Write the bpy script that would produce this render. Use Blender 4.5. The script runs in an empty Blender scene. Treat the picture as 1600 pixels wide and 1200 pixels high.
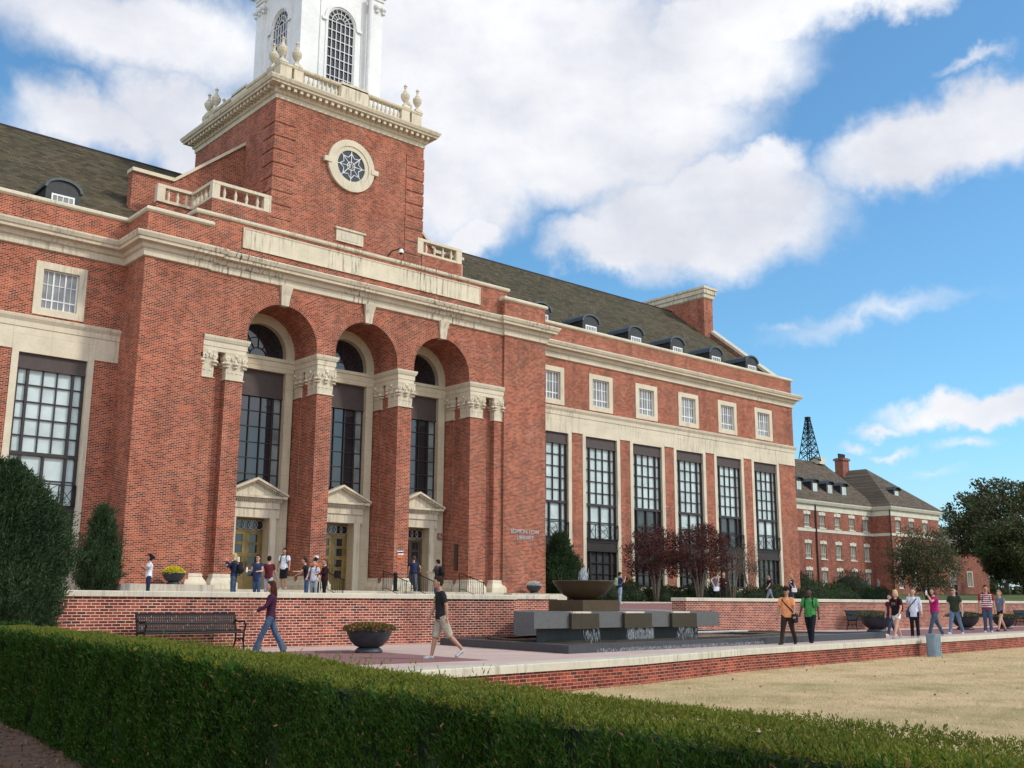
import bpy, math, random
import numpy as np
from mathutils import Vector, Matrix
R = math.radians
scene = bpy.context.scene
C = bpy.context.collection
# ------------------------------------------------------------------ camera
YAW, PITCH, ROLL, FPX = R(41.38), R(11.63), R(0.334), 1653.0
fw = Vector((math.sin(YAW)*math.cos(PITCH), math.cos(YAW)*math.cos(PITCH), math.sin(PITCH)))
r0 = Vector((math.cos(YAW), -math.sin(YAW), 0)); u0 = r0.cross(fw)
rv = math.cos(ROLL)*r0 + math.sin(ROLL)*u0
uv_ = -math.sin(ROLL)*r0 + math.cos(ROLL)*u0
cd = bpy.data.cameras.new('camera'); cam = bpy.data.objects.new('camera', cd); C.objects.link(cam)
m = Matrix.Identity(4)
for i in range(3):
    m[i][0] = rv[i]; m[i][1] = uv_[i]; m[i][2] = -fw[i]
cam.matrix_world = m
cd.sensor_width = 36; cd.lens = 36*FPX/1600; cd.clip_start = 0.1; cd.clip_end = 6000
scene.camera = cam
# ------------------------------------------------------------------ light
SUN_EL, SUN_DIR = R(38), Vector((0.62, -0.80, 0)).normalized()      # direction towards the sun
sd = Vector((SUN_DIR.x*math.cos(SUN_EL), SUN_DIR.y*math.cos(SUN_EL), math.sin(SUN_EL)))
ld = bpy.data.lights.new('sun', 'SUN'); ld.energy = 2.3; ld.angle = R(5); ld.color = (1.0, 0.93, 0.82)
sun = bpy.data.objects.new('sun', ld); C.objects.link(sun); sun.location = (0, 0, 60)
sun.rotation_euler = sd.to_track_quat('Z', 'Y').to_euler()
scene.view_settings.view_transform = 'Standard'; scene.view_settings.look = 'None'
scene.view_settings.exposure = 0.1; scene.view_settings.gamma = 1.0
try:
    scene.cycles.use_denoising = True
    scene.cycles.max_bounces = 6; scene.cycles.diffuse_bounces = 3; scene.cycles.transparent_max_bounces = 8
except Exception: pass
# ------------------------------------------------------------------ world
W = bpy.data.worlds.new('World'); scene.world = W; W.use_nodes = True
wt = W.node_tree; wt.nodes.clear()
def wn(t, **k):
    n = wt.nodes.new(t)
    for a, b in k.items(): setattr(n, a, b)
    return n
def wl(a, b): wt.links.new(a, b)
def vm(op, a, b=None):
    n = wn('ShaderNodeVectorMath', operation=op)
    for i, v in enumerate((a, b)):
        if v is None: continue
        if isinstance(v, (tuple, list, Vector)): n.inputs[i].default_value = tuple(v)
        else: wl(v, n.inputs[i])
    return n
def mt(op, a, b=None, clamp=False):
    n = wn('ShaderNodeMath', operation=op, use_clamp=clamp)
    for i, v in enumerate((a, b)):
        if v is None: continue
        if isinstance(v, (int, float)): n.inputs[i].default_value = v
        else: wl(v, n.inputs[i])
    return n.outputs[0]
tc = wn('ShaderNodeTexCoord'); D0 = tc.outputs['Generated']
sky = wn('ShaderNodeTexSky', sky_type='NISHITA'); sky.sun_disc = False
sky.sun_elevation = SUN_EL; sky.sun_rotation = math.atan2(SUN_DIR.x, SUN_DIR.y)
sky.air_density = 1.0; sky.dust_density = 0.6; sky.ozone_density = 1.6
def noise(vec, scale, detail=5, rough=0.55):
    n = wn('ShaderNodeTexNoise'); n.inputs['Scale'].default_value = scale
    n.inputs['Detail'].default_value = detail; n.inputs['Roughness'].default_value = rough
    wl(vec, n.inputs['Vector']); return n
n1 = noise(D0, 4.0, 6, 0.6)
off = vm('SUBTRACT', n1.outputs['Color'], (0.5, 0.5, 0.5))
sc_ = wn('ShaderNodeVectorMath', operation='SCALE'); wl(off.outputs[0], sc_.inputs[0]); sc_.inputs['Scale'].default_value = 0.11
n1b = noise(D0, 16.0, 6, 0.62)
offb = vm('SUBTRACT', n1b.outputs['Color'], (0.5, 0.5, 0.5))
scb = wn('ShaderNodeVectorMath', operation='SCALE'); wl(offb.outputs[0], scb.inputs[0]); scb.inputs['Scale'].default_value = 0.055
DD = vm('ADD', vm('ADD', D0, sc_.outputs[0]).outputs[0], scb.outputs[0]).outputs[0]
def dirpx(x, y): return (rv*(x-800) - uv_*(y-600) + fw*FPX).normalized()
BLOBS = [(230,40,270,80,1.0,0),(140,190,130,60,.85,0),(300,190,140,90,1.0,0),(330,250,120,50,1,0),
 (760,70,330,150,1.25,0),(700,240,160,150,1.2,0),(900,210,270,110,1.2,5),(1020,110,230,90,1.2,0),(1150,30,260,75,1.1,10),
 (1400,-10,200,38,.9,3),(1110,330,215,95,1.25,-3),(1190,270,85,50,1.1,0),(940,370,100,50,1.0,0),(730,370,60,45,.85,0),
 (1450,230,155,68,1.15,8),(1560,175,120,55,1.1,0),(1370,490,170,24,.36,5),(1250,500,60,12,.28,0),(1545,650,130,30,1.0,0),(1400,674,62,14,.5,0),
 (1335,702,42,12,.42,0),(1410,720,45,11,.45,0),(1520,708,45,13,.45,0),(1535,95,55,12,.42,5),(1470,760,50,10,.25,0),(640,440,140,60,.8,0)]
acc = None
for (cx, cy, rx, ry, wgt, tilt) in BLOBS:
    c = dirpx(cx, cy); rr = (Vector((c.y, -c.x, 0))).normalized(); uu = rr.cross(c)
    ca, sa = math.cos(R(tilt)), math.sin(R(tilt))
    r2 = rr*ca + uu*sa; u2 = -rr*sa + uu*ca
    a, b = 1.12*rx/FPX, 1.12*ry/FPX
    du = vm('DOT_PRODUCT', DD, r2/a).outputs['Value']; dv = vm('DOT_PRODUCT', DD, u2/b).outputs['Value']
    dw = mt('MULTIPLY', mt('SUBTRACT', 1.0, vm('DOT_PRODUCT', D0, c).outputs['Value']), 1.2)
    cb = wn('ShaderNodeCombineXYZ'); wl(du, cb.inputs[0]); wl(dv, cb.inputs[1]); wl(dw, cb.inputs[2])
    ln = vm('LENGTH', cb.outputs[0]).outputs['Value']
    e = mt('MULTIPLY', mt('SUBTRACT', 1.05, ln), wgt)
    acc = e if acc is None else mt('MAXIMUM', acc, e)
# scattered clouds over the rest of the sky (behind the viewer)
nb = noise(D0, 2.2, 6, 0.6).outputs['Fac']
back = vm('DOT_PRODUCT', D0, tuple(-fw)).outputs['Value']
eb = mt('MULTIPLY', mt('SUBTRACT', nb, 0.38), mt('MULTIPLY', mt('ADD', back, 0.55, clamp=True), 3.0))
acc = mt('MAXIMUM', acc, eb)
dens = wn('ShaderNodeMapRange', interpolation_type='SMOOTHSTEP'); wl(acc, dens.inputs[0])
dens.inputs[1].default_value = 0.0; dens.inputs[2].default_value = 0.62
fine = noise(D0, 34, 5, 0.6).outputs['Fac']
dn = mt('MULTIPLY', dens.outputs[0], mt('ADD', mt('MULTIPLY', fine, 0.35), 0.82), clamp=True)
shade = noise(vm('MULTIPLY', D0, (1, 1, 1.8)).outputs[0], 5.5, 6, 0.55).outputs['Fac']
sr = wn('ShaderNodeValToRGB'); wl(shade, sr.inputs[0])
sr.color_ramp.elements[0].position = 0.36; sr.color_ramp.elements[0].color = (0.70, 0.72, 0.79, 1)
sr.color_ramp.elements[1].position = 0.62; sr.color_ramp.elements[1].color = (0.93, 0.94, 0.97, 1)
hs = wn('ShaderNodeMixRGB', blend_type='MULTIPLY'); hs.inputs[0].default_value = 1.0
wl(sky.outputs[0], hs.inputs[1]); hs.inputs[2].default_value = (0.100, 0.156, 0.176, 1)
gl = mt('ADD', 1.0, mt('MULTIPLY', mt('ADD', back, 0.25, clamp=True), 1.5))      # unseen clouds behind the viewer brightened, added to light the facade
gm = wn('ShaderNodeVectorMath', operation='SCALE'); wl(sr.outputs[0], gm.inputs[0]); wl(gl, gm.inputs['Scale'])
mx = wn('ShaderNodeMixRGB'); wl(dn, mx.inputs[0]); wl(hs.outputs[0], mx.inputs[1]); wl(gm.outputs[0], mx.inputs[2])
sx = wn('ShaderNodeSeparateXYZ'); wl(D0, sx.inputs[0])
hz = wn('ShaderNodeMapRange', interpolation_type='SMOOTHSTEP'); wl(sx.outputs[2], hz.inputs[0]); hz.inputs[1].default_value = 0.16; hz.inputs[2].default_value = -0.02; hz.inputs[3].default_value = 0; hz.inputs[4].default_value = .8
hm = wn('ShaderNodeMixRGB'); wl(hz.outputs[0], hm.inputs[0]); wl(mx.outputs[0], hm.inputs[1]); hm.inputs[2].default_value = (.56, .70, .82, 1)
bg = wn('ShaderNodeBackground'); wl(hm.outputs[0], bg.inputs[0]); bg.inputs[1].default_value = 1.0
wo = wn('ShaderNodeOutputWorld'); wl(bg.outputs[0], wo.inputs[0])

# ------------------------------------------------------------------ materials
MATS = {}
class NT:
    def __init__(s, name):
        s.m = bpy.data.materials.new(name); s.m.use_nodes = True; s.t = s.m.node_tree
        s.b = s.t.nodes['Principled BSDF']; MATS[name] = s.m
    def n(s, t, **k):
        q = s.t.nodes.new(t)
        for a, b in k.items(): setattr(q, a, b)
        return q
    def l(s, a, b): s.t.links.new(a, b)
    def noise(s, vec, scale, detail=4, rough=.55):
        n = s.n('ShaderNodeTexNoise'); n.inputs['Scale'].default_value = scale; n.inputs['Detail'].default_value = detail
        n.inputs['Roughness'].default_value = rough
        if vec is not None: s.l(vec, n.inputs['Vector'])
        return n.outputs['Fac']
    def ramp(s, fac, stops):
        r = s.n('ShaderNodeValToRGB'); s.l(fac, r.inputs[0]); e = r.color_ramp.elements
        while len(e) < len(stops): e.new(0.5)
        for q, (p, c) in zip(e, stops):
            q.position = p; q.color = (c[0], c[1], c[2], 1) if len(c) == 3 else c
        return r.outputs[0]
    def mix(s, f, a, b, mode='MIX'):
        n = s.n('ShaderNodeMixRGB', blend_type=mode)
        for i, v in ((0, f), (1, a), (2, b)):
            if isinstance(v, (int, float)): n.inputs[i].default_value = v
            elif isinstance(v, tuple): n.inputs[i].default_value = (v[0], v[1], v[2], 1)
            else: s.l(v, n.inputs[i])
        return n.outputs[0]
    def math(s, op, a, b=None, clamp=False):
        n = s.n('ShaderNodeMath', operation=op, use_clamp=clamp)
        for i, v in enumerate((a, b)):
            if v is None: continue
            if isinstance(v, (int, float)): n.inputs[i].default_value = v
            else: s.l(v, n.inputs[i])
        return n.outputs[0]
    def vmul(s, vec, t):
        n = s.n('ShaderNodeVectorMath', operation='MULTIPLY'); s.l(vec, n.inputs[0]); n.inputs[1].default_value = t
        return n.outputs[0]
    def pos(s): return s.n('ShaderNodeNewGeometry').outputs['Position']
    def bump(s, h, strength=.3, dist=.02):
        n = s.n('ShaderNodeBump'); n.inputs['Strength'].default_value = strength; n.inputs['Distance'].default_value = dist
        s.l(h, n.inputs['Height']); s.l(n.outputs[0], s.b.inputs['Normal'])
    def wallvec(s):
        g = s.n('ShaderNodeNewGeometry'); sp = s.n('ShaderNodeSeparateXYZ'); s.l(g.outputs['Position'], sp.inputs[0])
        sn = s.n('ShaderNodeSeparateXYZ'); s.l(g.outputs['True Normal'], sn.inputs[0])
        ax = s.math('ABSOLUTE', sn.outputs[0]); ay = s.math('ABSOLUTE', sn.outputs[1]); az = s.math('ABSOLUTE', sn.outputs[2])
        horiz = s.math('GREATER_THAN', az, 0.7); xf = s.math('GREATER_THAN', ax, ay)
        nx = s.math('SUBTRACT', 1.0, xf)
        u = s.math('ADD', s.math('MULTIPLY', sp.outputs[1], xf), s.math('MULTIPLY', sp.outputs[0], nx))
        v = s.math('ADD', s.math('MULTIPLY', sp.outputs[2], s.math('SUBTRACT', 1.0, horiz)), s.math('MULTIPLY', sp.outputs[1], horiz))
        c = s.n('ShaderNodeCombineXYZ'); s.l(u, c.inputs[0]); s.l(v, c.inputs[1]); return c.outputs[0], g.outputs['Position']
    def set(s, col=None, rough=None, metal=None, spec=None):
        if col is not None:
            if isinstance(col, tuple): s.b.inputs['Base Color'].default_value = (col[0], col[1], col[2], 1)
            else: s.l(col, s.b.inputs['Base Color'])
        if rough is not None: s.b.inputs['Roughness'].default_value = rough
        if metal is not None: s.b.inputs['Metallic'].default_value = metal
        if spec is not None: s.b.inputs['Specular IOR Level'].default_value = spec
        return s.m
def brick(name, c1, c2, mortar, useuv=False, rowh=.0677, bw=.2031, ms=.0080, cdark=(.07,.028,.026), bump=.25, var=1.0):
    s = NT(name)
    if useuv: vec = s.n('ShaderNodeTexCoord').outputs['UV']; pos = s.pos()
    else: vec, pos = s.wallvec()
    b = s.n('ShaderNodeTexBrick'); s.l(vec, b.inputs['Vector']); b.offset = 0.5
    b.inputs['Scale'].default_value = 1.0; b.inputs['Mortar Size'].default_value = ms; b.inputs['Mortar Smooth'].default_value = .15
    b.inputs['Brick Width'].default_value = bw; b.inputs['Row Height'].default_value = rowh; b.inputs['Bias'].default_value = 0.0
    b.inputs['Color1'].default_value = (0, 0, 0, 1); b.inputs['Color2'].default_value = (1, 1, 1, 1); b.inputs['Mortar'].default_value = (.5, .5, .5, 1)
    col = s.ramp(b.outputs['Color'], [(0.0, cdark), (0.09, tuple(x*.75 for x in c1)), (0.3, c1), (0.75, c2), (1.0, tuple(x*1.25 for x in c2))])
    big = s.noise(pos, .35, 4); med = s.noise(pos, 2.2, 3)
    col = s.mix(1.0, col, s.ramp(big, [(.3, (.80, .80, .84)), (.7, (1.12, 1.08, 1.05))]), 'MULTIPLY')
    col = s.mix(.7, col, s.ramp(med, [(.3, (.85, .83, .82)), (.7, (1.15, 1.12, 1.1))]), 'MULTIPLY')
    mo = s.mix(1.0, mortar, s.ramp(s.noise(pos, 1.1, 4), [(.3, (.72, .70, .70)), (.7, (1.1, 1.1, 1.1))]), 'MULTIPLY')
    col = s.mix(b.outputs['Fac'], col, mo)
    ef = s.math('MULTIPLY', s.ramp(s.noise(pos, .42, 6, .68), [(.60, (0, 0, 0)), (.74, (1, 1, 1))]), s.ramp(s.noise(s.vmul(pos, (9, 9, 1.2)), 1.0, 4, .7), [(.42, (0, 0, 0)), (.62, (1, 1, 1))]))
    col = s.mix(s.math('MULTIPLY', ef, .34), col, (.55, .44, .38))
    dk = s.ramp(s.noise(s.vmul(pos, (1.6, 1.6, .35)), .8, 5, .65), [(.36, (.72, .72, .74)), (.52, (1, 1, 1))]); col = s.mix(.8, col, dk, 'MULTIPLY')
    s.set(col, .9, spec=.2)
    if bump: s.bump(s.math('SUBTRACT', 1.0, b.outputs['Fac']), bump, .01)
    return s.m
BR1, BR2, MO = (.180, .032, .018), (.340, .078, .036), (.56, .355, .245)
brick('red_brick', BR1, BR2, MO)
brick('arch_brick', BR1, BR2, MO, useuv=True)
brick('terrace_brick', (.165, .030, .018), (.285, .068, .036), (.66, .48, .38), ms=.0078)
brick('garden_brick', (.165, .026, .018), (.27, .052, .030), (.46, .29, .20), ms=.006)
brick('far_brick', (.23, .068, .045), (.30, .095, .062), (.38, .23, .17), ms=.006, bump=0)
def stone(name, base, dark, streak=0.0, sc=1.0, rough=.85, joints=0, jrow=.6):
    s = NT(name); p = s.pos()
    col = s.ramp(s.noise(p, 1.3*sc, 5), [(.3, tuple(x*.88 for x in base)), (.7, tuple(x*1.06 for x in base))])
    col = s.mix(.5, col, s.ramp(s.noise(p, 14*sc, 4), [(.3, (.88, .87, .85)), (.7, (1.08, 1.08, 1.08))]), 'MULTIPLY')
    if streak:
        v = s.vmul(p, (5.5, 5.5, .45)); f = s.noise(v, 1.6, 5, .65)
        patch = s.noise(p, .28, 3)
        f2 = s.math('MULTIPLY', s.ramp(f, [(.50, (0, 0, 0)), (.64, (1, 1, 1))]), s.ramp(patch, [(.44, (0, 0, 0)), (.60, (1, 1, 1))]))
        col = s.mix(s.math('MULTIPLY', f2, streak), col, dark)
    if joints:
        vec, _ = s.wallvec(); b = s.n('ShaderNodeTexBrick'); s.l(vec, b.inputs['Vector']); b.offset = 0
        b.inputs['Brick Width'].default_value = joints; b.inputs['Row Height'].default_value = joints*jrow
        b.inputs['Mortar Size'].default_value = .008; b.inputs['Scale'].default_value = 1
        col = s.mix(s.math('MULTIPLY', b.outputs['Fac'], .55), col, tuple(x*.5 for x in base))
    s.set(col, rough, spec=.25); s.bump(s.noise(p, 30*sc, 3), .12, .01); return s.m
CREAM = (.62, .545, .41)
stone('limestone', CREAM, (.06, .05, .04), .40, joints=1.45, jrow=40)
stone('stained_limestone', CREAM, (.045, .038, .03), .9, joints=1.45, jrow=40)
stone('jamb_limestone', (.57, .485, .34), (.2, .16, .12), .3, joints=1.3)
stone('coping_stone', (.56, .50, .39), (.17, .15, .12), .5, sc=1.5, joints=1.7, jrow=40)
stone('white_paint', (.76, .76, .75), (.5, .5, .5), .05, sc=.4)
stone('off_white_trim', (.62, .58, .47), (.3, .3, .3), .1)
stone('wet_bowl', (.075, .048, .026), (.03, .02, .012), .5, sc=4, rough=.25)
stone('granite', (.115, .112, .11), (.05, .05, .05), .2, sc=6, rough=.45)
stone('dark_granite', (.055, .056, .062), (.02, .02, .02), .3, sc=6, rough=.35)
stone('wet_granite', (.050, .040, .027), (.03, .02, .012), .6, sc=4, rough=.22)
stone('paving', (.54, .39, .325), (.25, .2, .17), 0, sc=.8, joints=2.2)
stone('red_paving', (.26, .125, .115), (.2, .1, .1), 0, sc=2)
stone('step_stone', (.50, .44, .34), (.2, .15, .1), .2)
def plain(name, col, rough=.6, metal=0, spec=.4, var=.15, scale=6):
    s = NT(name); p = s.pos()
    c = s.mix(1.0, col, s.ramp(s.noise(p, scale, 4), [(.3, (1-var,)*3), (.7, (1+var,)*3)]), 'MULTIPLY')
    s.set(c, rough, metal, spec); return s.m
plain('bronze_metal', (.030, .020, .018), .5)
plain('bronze_panel', (.062, .043, .038), .6)
plain('dormer_metal', (.020, .020, .021), .55, var=.3)
plain('dormer_roof_metal', (.055, .068, .072), .45, var=.3)
plain('black_metal', (.006, .006, .007), .5, spec=.25)
plain('planter_resin', (.032, .037, .046), .5, var=.25)
plain('grey_blue_metal', (.19, .25, .29), .5)
plain('gold_door', (.21, .145, .050), .38, .3, var=.35, scale=3)
plain('white_metal', (.72, .72, .72), .5)
plain('dark_void', (.008, .007, .007), .9)
plain('soil', (.15, .082, .045), .95, var=.5, scale=7)
plain('bark', (.075, .058, .045), .95, var=.4, scale=12)
plain('pale_bark', (.17, .135, .105), .9, var=.35, scale=12)
plain('silver_letter', (.50, .44, .42), .4, .2)
plain('orange_paint', (.60, .13, .02), .6)
plain('sign_red', (.22, .04, .035), .6)
def glass(name, col, rough=.08, spec=.7, var=.25):
    s = NT(name); p = s.pos()
    c = s.mix(1.0, col, s.ramp(s.noise(p, .9, 3), [(.3, (1-var,)*3), (.7, (1+var,)*3)]), 'MULTIPLY')
    s.set(c, rough, 0, spec)
    n = s.n('ShaderNodeBump'); n.inputs['Strength'].default_value = .05; n.inputs['Distance'].default_value = .02
    s.l(s.noise(p, 1.5, 2), n.inputs['Height']); s.l(n.outputs[0], s.b.inputs['Normal']); return s.m
glass('blind_glass', (.48, .56, .54), .22, .6, .22)
glass('upper_glass', (.21, .215, .205), .2, .6, .45)
glass('dark_glass', (.015, .018, .022), .04, .8)
glass('dim_glass', (.05, .055, .055), .12, .6, .5)
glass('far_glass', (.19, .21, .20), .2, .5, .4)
def roof(name, c):
    s = NT(name); g = s.n('ShaderNodeNewGeometry'); p = g.outputs['Position']
    sp = s.n('ShaderNodeSeparateXYZ'); s.l(p, sp.inputs[0])
    cmb = s.n('ShaderNodeCombineXYZ'); s.l(sp.outputs[0], cmb.inputs[0])
    s.l(s.math('MULTIPLY', sp.outputs[2], 1.6), cmb.inputs[1])
    b = s.n('ShaderNodeTexBrick'); s.l(cmb.outputs[0], b.inputs['Vector']); b.inputs['Scale'].default_value = 1
    b.inputs['Brick Width'].default_value = .32; b.inputs['Row Height'].default_value = .2; b.inputs['Mortar Size'].default_value = .012
    b.inputs['Color1'].default_value = (0, 0, 0, 1); b.inputs['Color2'].default_value = (1, 1, 1, 1); b.inputs['Mortar'].default_value = (.5, .5, .5, 1)
    col = s.ramp(b.outputs['Color'], [(0, tuple(x*.62 for x in c)), (.5, c), (1, tuple(x*1.35 for x in c))])
    col = s.mix(.6, col, s.ramp(s.noise(p, .5, 5), [(.3, (.75, .85, .7)), (.7, (1.2, 1.1, 1.05))]), 'MULTIPLY')
    wv = s.noise(s.vmul(p, (.35, .35, 7)), 1.0, 3); col = s.mix(.7, col, s.ramp(wv, [(.35, (.7, .7, .7)), (.65, (1.2, 1.2, 1.2))]), 'MULTIPLY')
    col = s.mix(s.math('MULTIPLY', b.outputs['Fac'], .6), col, tuple(x*.3 for x in c))
    s.set(col, .9, spec=.2); s.bump(s.math('SUBTRACT', 1, b.outputs['Fac']), .4, .02); return s.m
roof('roof_shingle', (.078, .063, .038))
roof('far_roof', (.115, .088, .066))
def leaf(name, cols, spec=.25, trans=.25):
    s = NT(name); g = s.n('ShaderNodeNewGeometry')
    k = len(cols); col = s.ramp(g.outputs['Random Per Island'], [(i/max(k-1, 1), c) for i, c in enumerate(cols)])
    col = s.mix(.8, col, s.ramp(s.noise(g.outputs['Position'], 1.6, 3), [(.3, (.72, .74, .7)), (.7, (1.25, 1.22, 1.15))]), 'MULTIPLY')
    s.set(col, .65, spec=spec)
    try:
        s.b.inputs['Subsurface Weight'].default_value = 0
        tr = s.n('ShaderNodeBsdfTranslucent'); s.l(col, tr.inputs[0]); ms = s.n('ShaderNodeMixShader'); ms.inputs[0].default_value = trans
        s.l(s.b.outputs[0], ms.inputs[1]); s.l(tr.outputs[0], ms.inputs[2])
        s.l(ms.outputs[0], s.t.nodes['Material Output'].inputs[0])
    except Exception: pass
    return s.m
plain('shade_core', (.010, .020, .006), .95)  # near-black, stands for the shade inside the foliage
leaf('hedge_shade_leaf', [(.012, .046, .002), (.020, .066, .003), (.034, .090, .005), (.055, .085, .008)])  # front leaves darkened, standing for the face turned from the sun
leaf('hedge_lit_top_leaf', [(.10, .135, .010), (.14, .165, .015), (.18, .165, .025), (.13, .155, .015)])  # olive top leaves, also lightened as if catching the sun
leaf('juniper_leaf', [(.020, .042, .016), (.030, .060, .020), (.045, .085, .030), (.060, .090, .045)])
leaf('green_leaf', [(.030, .055, .012), (.045, .075, .018), (.065, .085, .022), (.080, .080, .030)])
leaf('dark_leaf', [(.032, .056, .018), (.046, .076, .024), (.07, .07, .028), (.10, .065, .033)])
leaf('red_leaf', [(.050, .014, .016), (.080, .019, .020), (.105, .028, .026), (.085, .045, .032)])
leaf('brown_leaf', [(.055, .035, .025), (.075, .05, .035), (.09, .045, .035), (.06, .055, .03)])
leaf('olive_leaf', [(.075, .062, .034), (.095, .088, .038), (.14, .14, .07), (.070, .08, .035)])
leaf('yellow_flower', [(.75, .62, .01), (.85, .75, .02), (.6, .5, .01), (.8, .7, .05)], trans=.1)
leaf('white_flower', [(.8, .8, .76), (.85, .85, .85), (.75, .76, .7), (.85, .85, .85)], trans=.3)
leaf('rust_leaf', [(.22, .08, .03), (.30, .14, .05), (.14, .10, .03), (.12, .13, .03)])
leaf('dry_leaf', [(.16, .07, .035), (.25, .12, .06), (.11, .05, .03), (.30, .18, .10)], trans=.1)
def water_mat():
    s = NT('water'); p = s.pos(); s.set(s.ramp(s.noise(p, .9, 4), [(.35, (.10, .085, .05)), (.65, (.19, .16, .10))]), .07, 0, .6)
    s.bump(s.noise(p, 9, 4), .45, .03); return s.m
water_mat()
s_ = NT('white_water'); s_.set((.55, .58, .60), .3, 0, .6); s_.b.inputs['Alpha'].default_value = .38
def lawn_mat():
    s = NT('dry_grass'); p = s.pos()
    c = s.ramp(s.noise(p, .8, 6, .65), [(.3, (.40, .295, .135)), (.5, (.64, .46, .26)), (.75, (.76, .56, .34))])
    c = s.mix(.7, c, s.ramp(s.noise(p, 24, 4, .7), [(.3, (.62, .60, .55)), (.7, (1.25, 1.22, 1.2))]), 'MULTIPLY')
    g = s.noise(p, .22, 3); c = s.mix(s.ramp(g, [(.5, (0, 0, 0)), (.72, (.5, .5, .5))]), c, (.30, .28, .11))
    s.set(c, .95, spec=.1); s.bump(s.noise(p, 40, 4, .7), .8, .04); return s.m
lawn_mat()
def ggrass():
    s = NT('green_grass'); p = s.pos()
    c = s.ramp(s.noise(p, .5, 5), [(.3, (.07, .09, .03)), (.7, (.14, .15, .06))]); s.set(c, .95, spec=.1); return s.m
ggrass()
# ------------------------------------------------------------------ objects
def thing(name, label, cat, loc=(0, 0, 0), rz=0, group=None, kind=None):
    o = bpy.data.objects.new(name, None); C.objects.link(o); o.location = loc; o.rotation_euler = (0, 0, rz); o.empty_display_size = .2
    return tag(o, label, cat, group, kind)
def tag(o, label=None, cat=None, group=None, kind=None):
    if label: o['label'] = label
    if cat: o['category'] = cat
    if group: o['group'] = group
    if kind: o['kind'] = kind
    return o
def copy_tree(o, parent=None):
    c = o.copy(); C.objects.link(c)
    if parent is not None: c.parent = parent
    for ch in o.children: copy_tree(ch, c)
    return c
class MB:
    def __init__(s, off=(0, 0, 0)): s.v = []; s.f = []; s.uv = None; s.mi = []; s.off = off; s.cur = 0; s.sm = False
    def add(s, vs, fs, mi=None):
        k = len(s.v); s.v += [tuple(q) for q in vs]; s.f += [tuple(i+k for i in f) for f in fs]; s.mi += [s.cur if mi is None else mi]*len(fs)
        return s
    def box(s, x0, x1, y0, y1, z0, z1, mi=None):
        v = [(x0, y0, z0), (x1, y0, z0), (x1, y1, z0), (x0, y1, z0), (x0, y0, z1), (x1, y0, z1), (x1, y1, z1), (x0, y1, z1)]
        return s.add(v, [(0, 3, 2, 1), (4, 5, 6, 7), (0, 1, 5, 4), (1, 2, 6, 5), (2, 3, 7, 6), (3, 0, 4, 7)], mi)
    def frus(s, cx, cy, z0, z1, hx0, hy0, hx1, hy1, mi=None):
        v = [(cx+a*hx0, cy+b*hy0, z0) for a, b in ((-1, -1), (1, -1), (1, 1), (-1, 1))] + [(cx+a*hx1, cy+b*hy1, z1) for a, b in ((-1, -1), (1, -1), (1, 1), (-1, 1))]
        return s.add(v, [(0, 3, 2, 1), (4, 5, 6, 7), (0, 1, 5, 4), (1, 2, 6, 5), (2, 3, 7, 6), (3, 0, 4, 7)], mi)
    def prism(s, pts, axis, a, b, mi=None):
        # pts in plane; axis 'y': pts (x,z) extruded y a..b ; 'x': pts (y,z); 'z': pts (x,y)
        n = len(pts)
        def P(p, t):
            return {'y': (p[0], t, p[1]), 'x': (t, p[0], p[1]), 'z': (p[0], p[1], t)}[axis]
        v = [P(p, a) for p in pts] + [P(p, b) for p in pts]
        fs = [tuple(range(n)), tuple(range(2*n-1, n-1, -1))] + [(i, (i+1) % n, (i+1) % n+n, i+n) for i in range(n)]
        return s.add(v, fs, mi)
    def tube(s, pts, rad, n=8, mi=None, cap=True):
        pts = [Vector(p) for p in pts]; k = len(pts)
        if isinstance(rad, (int, float)): rad = [rad]*k
        vs = []; ref = None
        for i, p in enumerate(pts):
            t = (pts[min(i+1, k-1)]-pts[max(i-1, 0)]).normalized()
            if ref is None: ref = t.orthogonal().normalized()
            a = (ref - t*ref.dot(t));  a = a.normalized() if a.length > 1e-4 else t.orthogonal().normalized()
            ref = a; b = t.cross(a)
            for j in range(n):
                th = 2*math.pi*j/n; vs.append(p + (a*math.cos(th)+b*math.sin(th))*rad[i])
        fs = [(i*n+j, i*n+(j+1) % n, (i+1)*n+(j+1) % n, (i+1)*n+j) for i in range(k-1) for j in range(n)]
        if cap: fs += [tuple(range(n-1, -1, -1)), tuple((k-1)*n+j for j in range(n))]
        return s.add(vs, fs, mi)
    def lathe(s, prof, c=(0, 0, 0), n=16, mi=None, cap=True, sx=1, sy=1):
        vs = [(c[0]+r*sx*math.cos(2*math.pi*j/n), c[1]+r*sy*math.sin(2*math.pi*j/n), c[2]+z) for r, z in prof for j in range(n)]
        k = len(prof); fs = [(i*n+j, i*n+(j+1) % n, (i+1)*n+(j+1) % n, (i+1)*n+j) for i in range(k-1) for j in range(n)]
        if cap: fs += [tuple(range(n-1, -1, -1)), tuple((k-1)*n+j for j in range(n))]
        return s.add(vs, fs, mi)
    def ball(s, c, rx, ry=None, rz=None, n=8, m=6, mi=None):
        ry = rx if ry is None else ry; rz = rx if rz is None else rz
        pr = [(max(math.sin(math.pi*i/m), .02), -math.cos(math.pi*i/m)) for i in range(m+1)]
        vs = [(c[0]+r*rx*math.cos(2*math.pi*j/n), c[1]+r*ry*math.sin(2*math.pi*j/n), c[2]+z*rz) for r, z in pr for j in range(n)]
        fs = [(i*n+j, i*n+(j+1) % n, (i+1)*n+(j+1) % n, (i+1)*n+j) for i in range(m) for j in range(n)]
        return s.add(vs, fs, mi)
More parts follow.
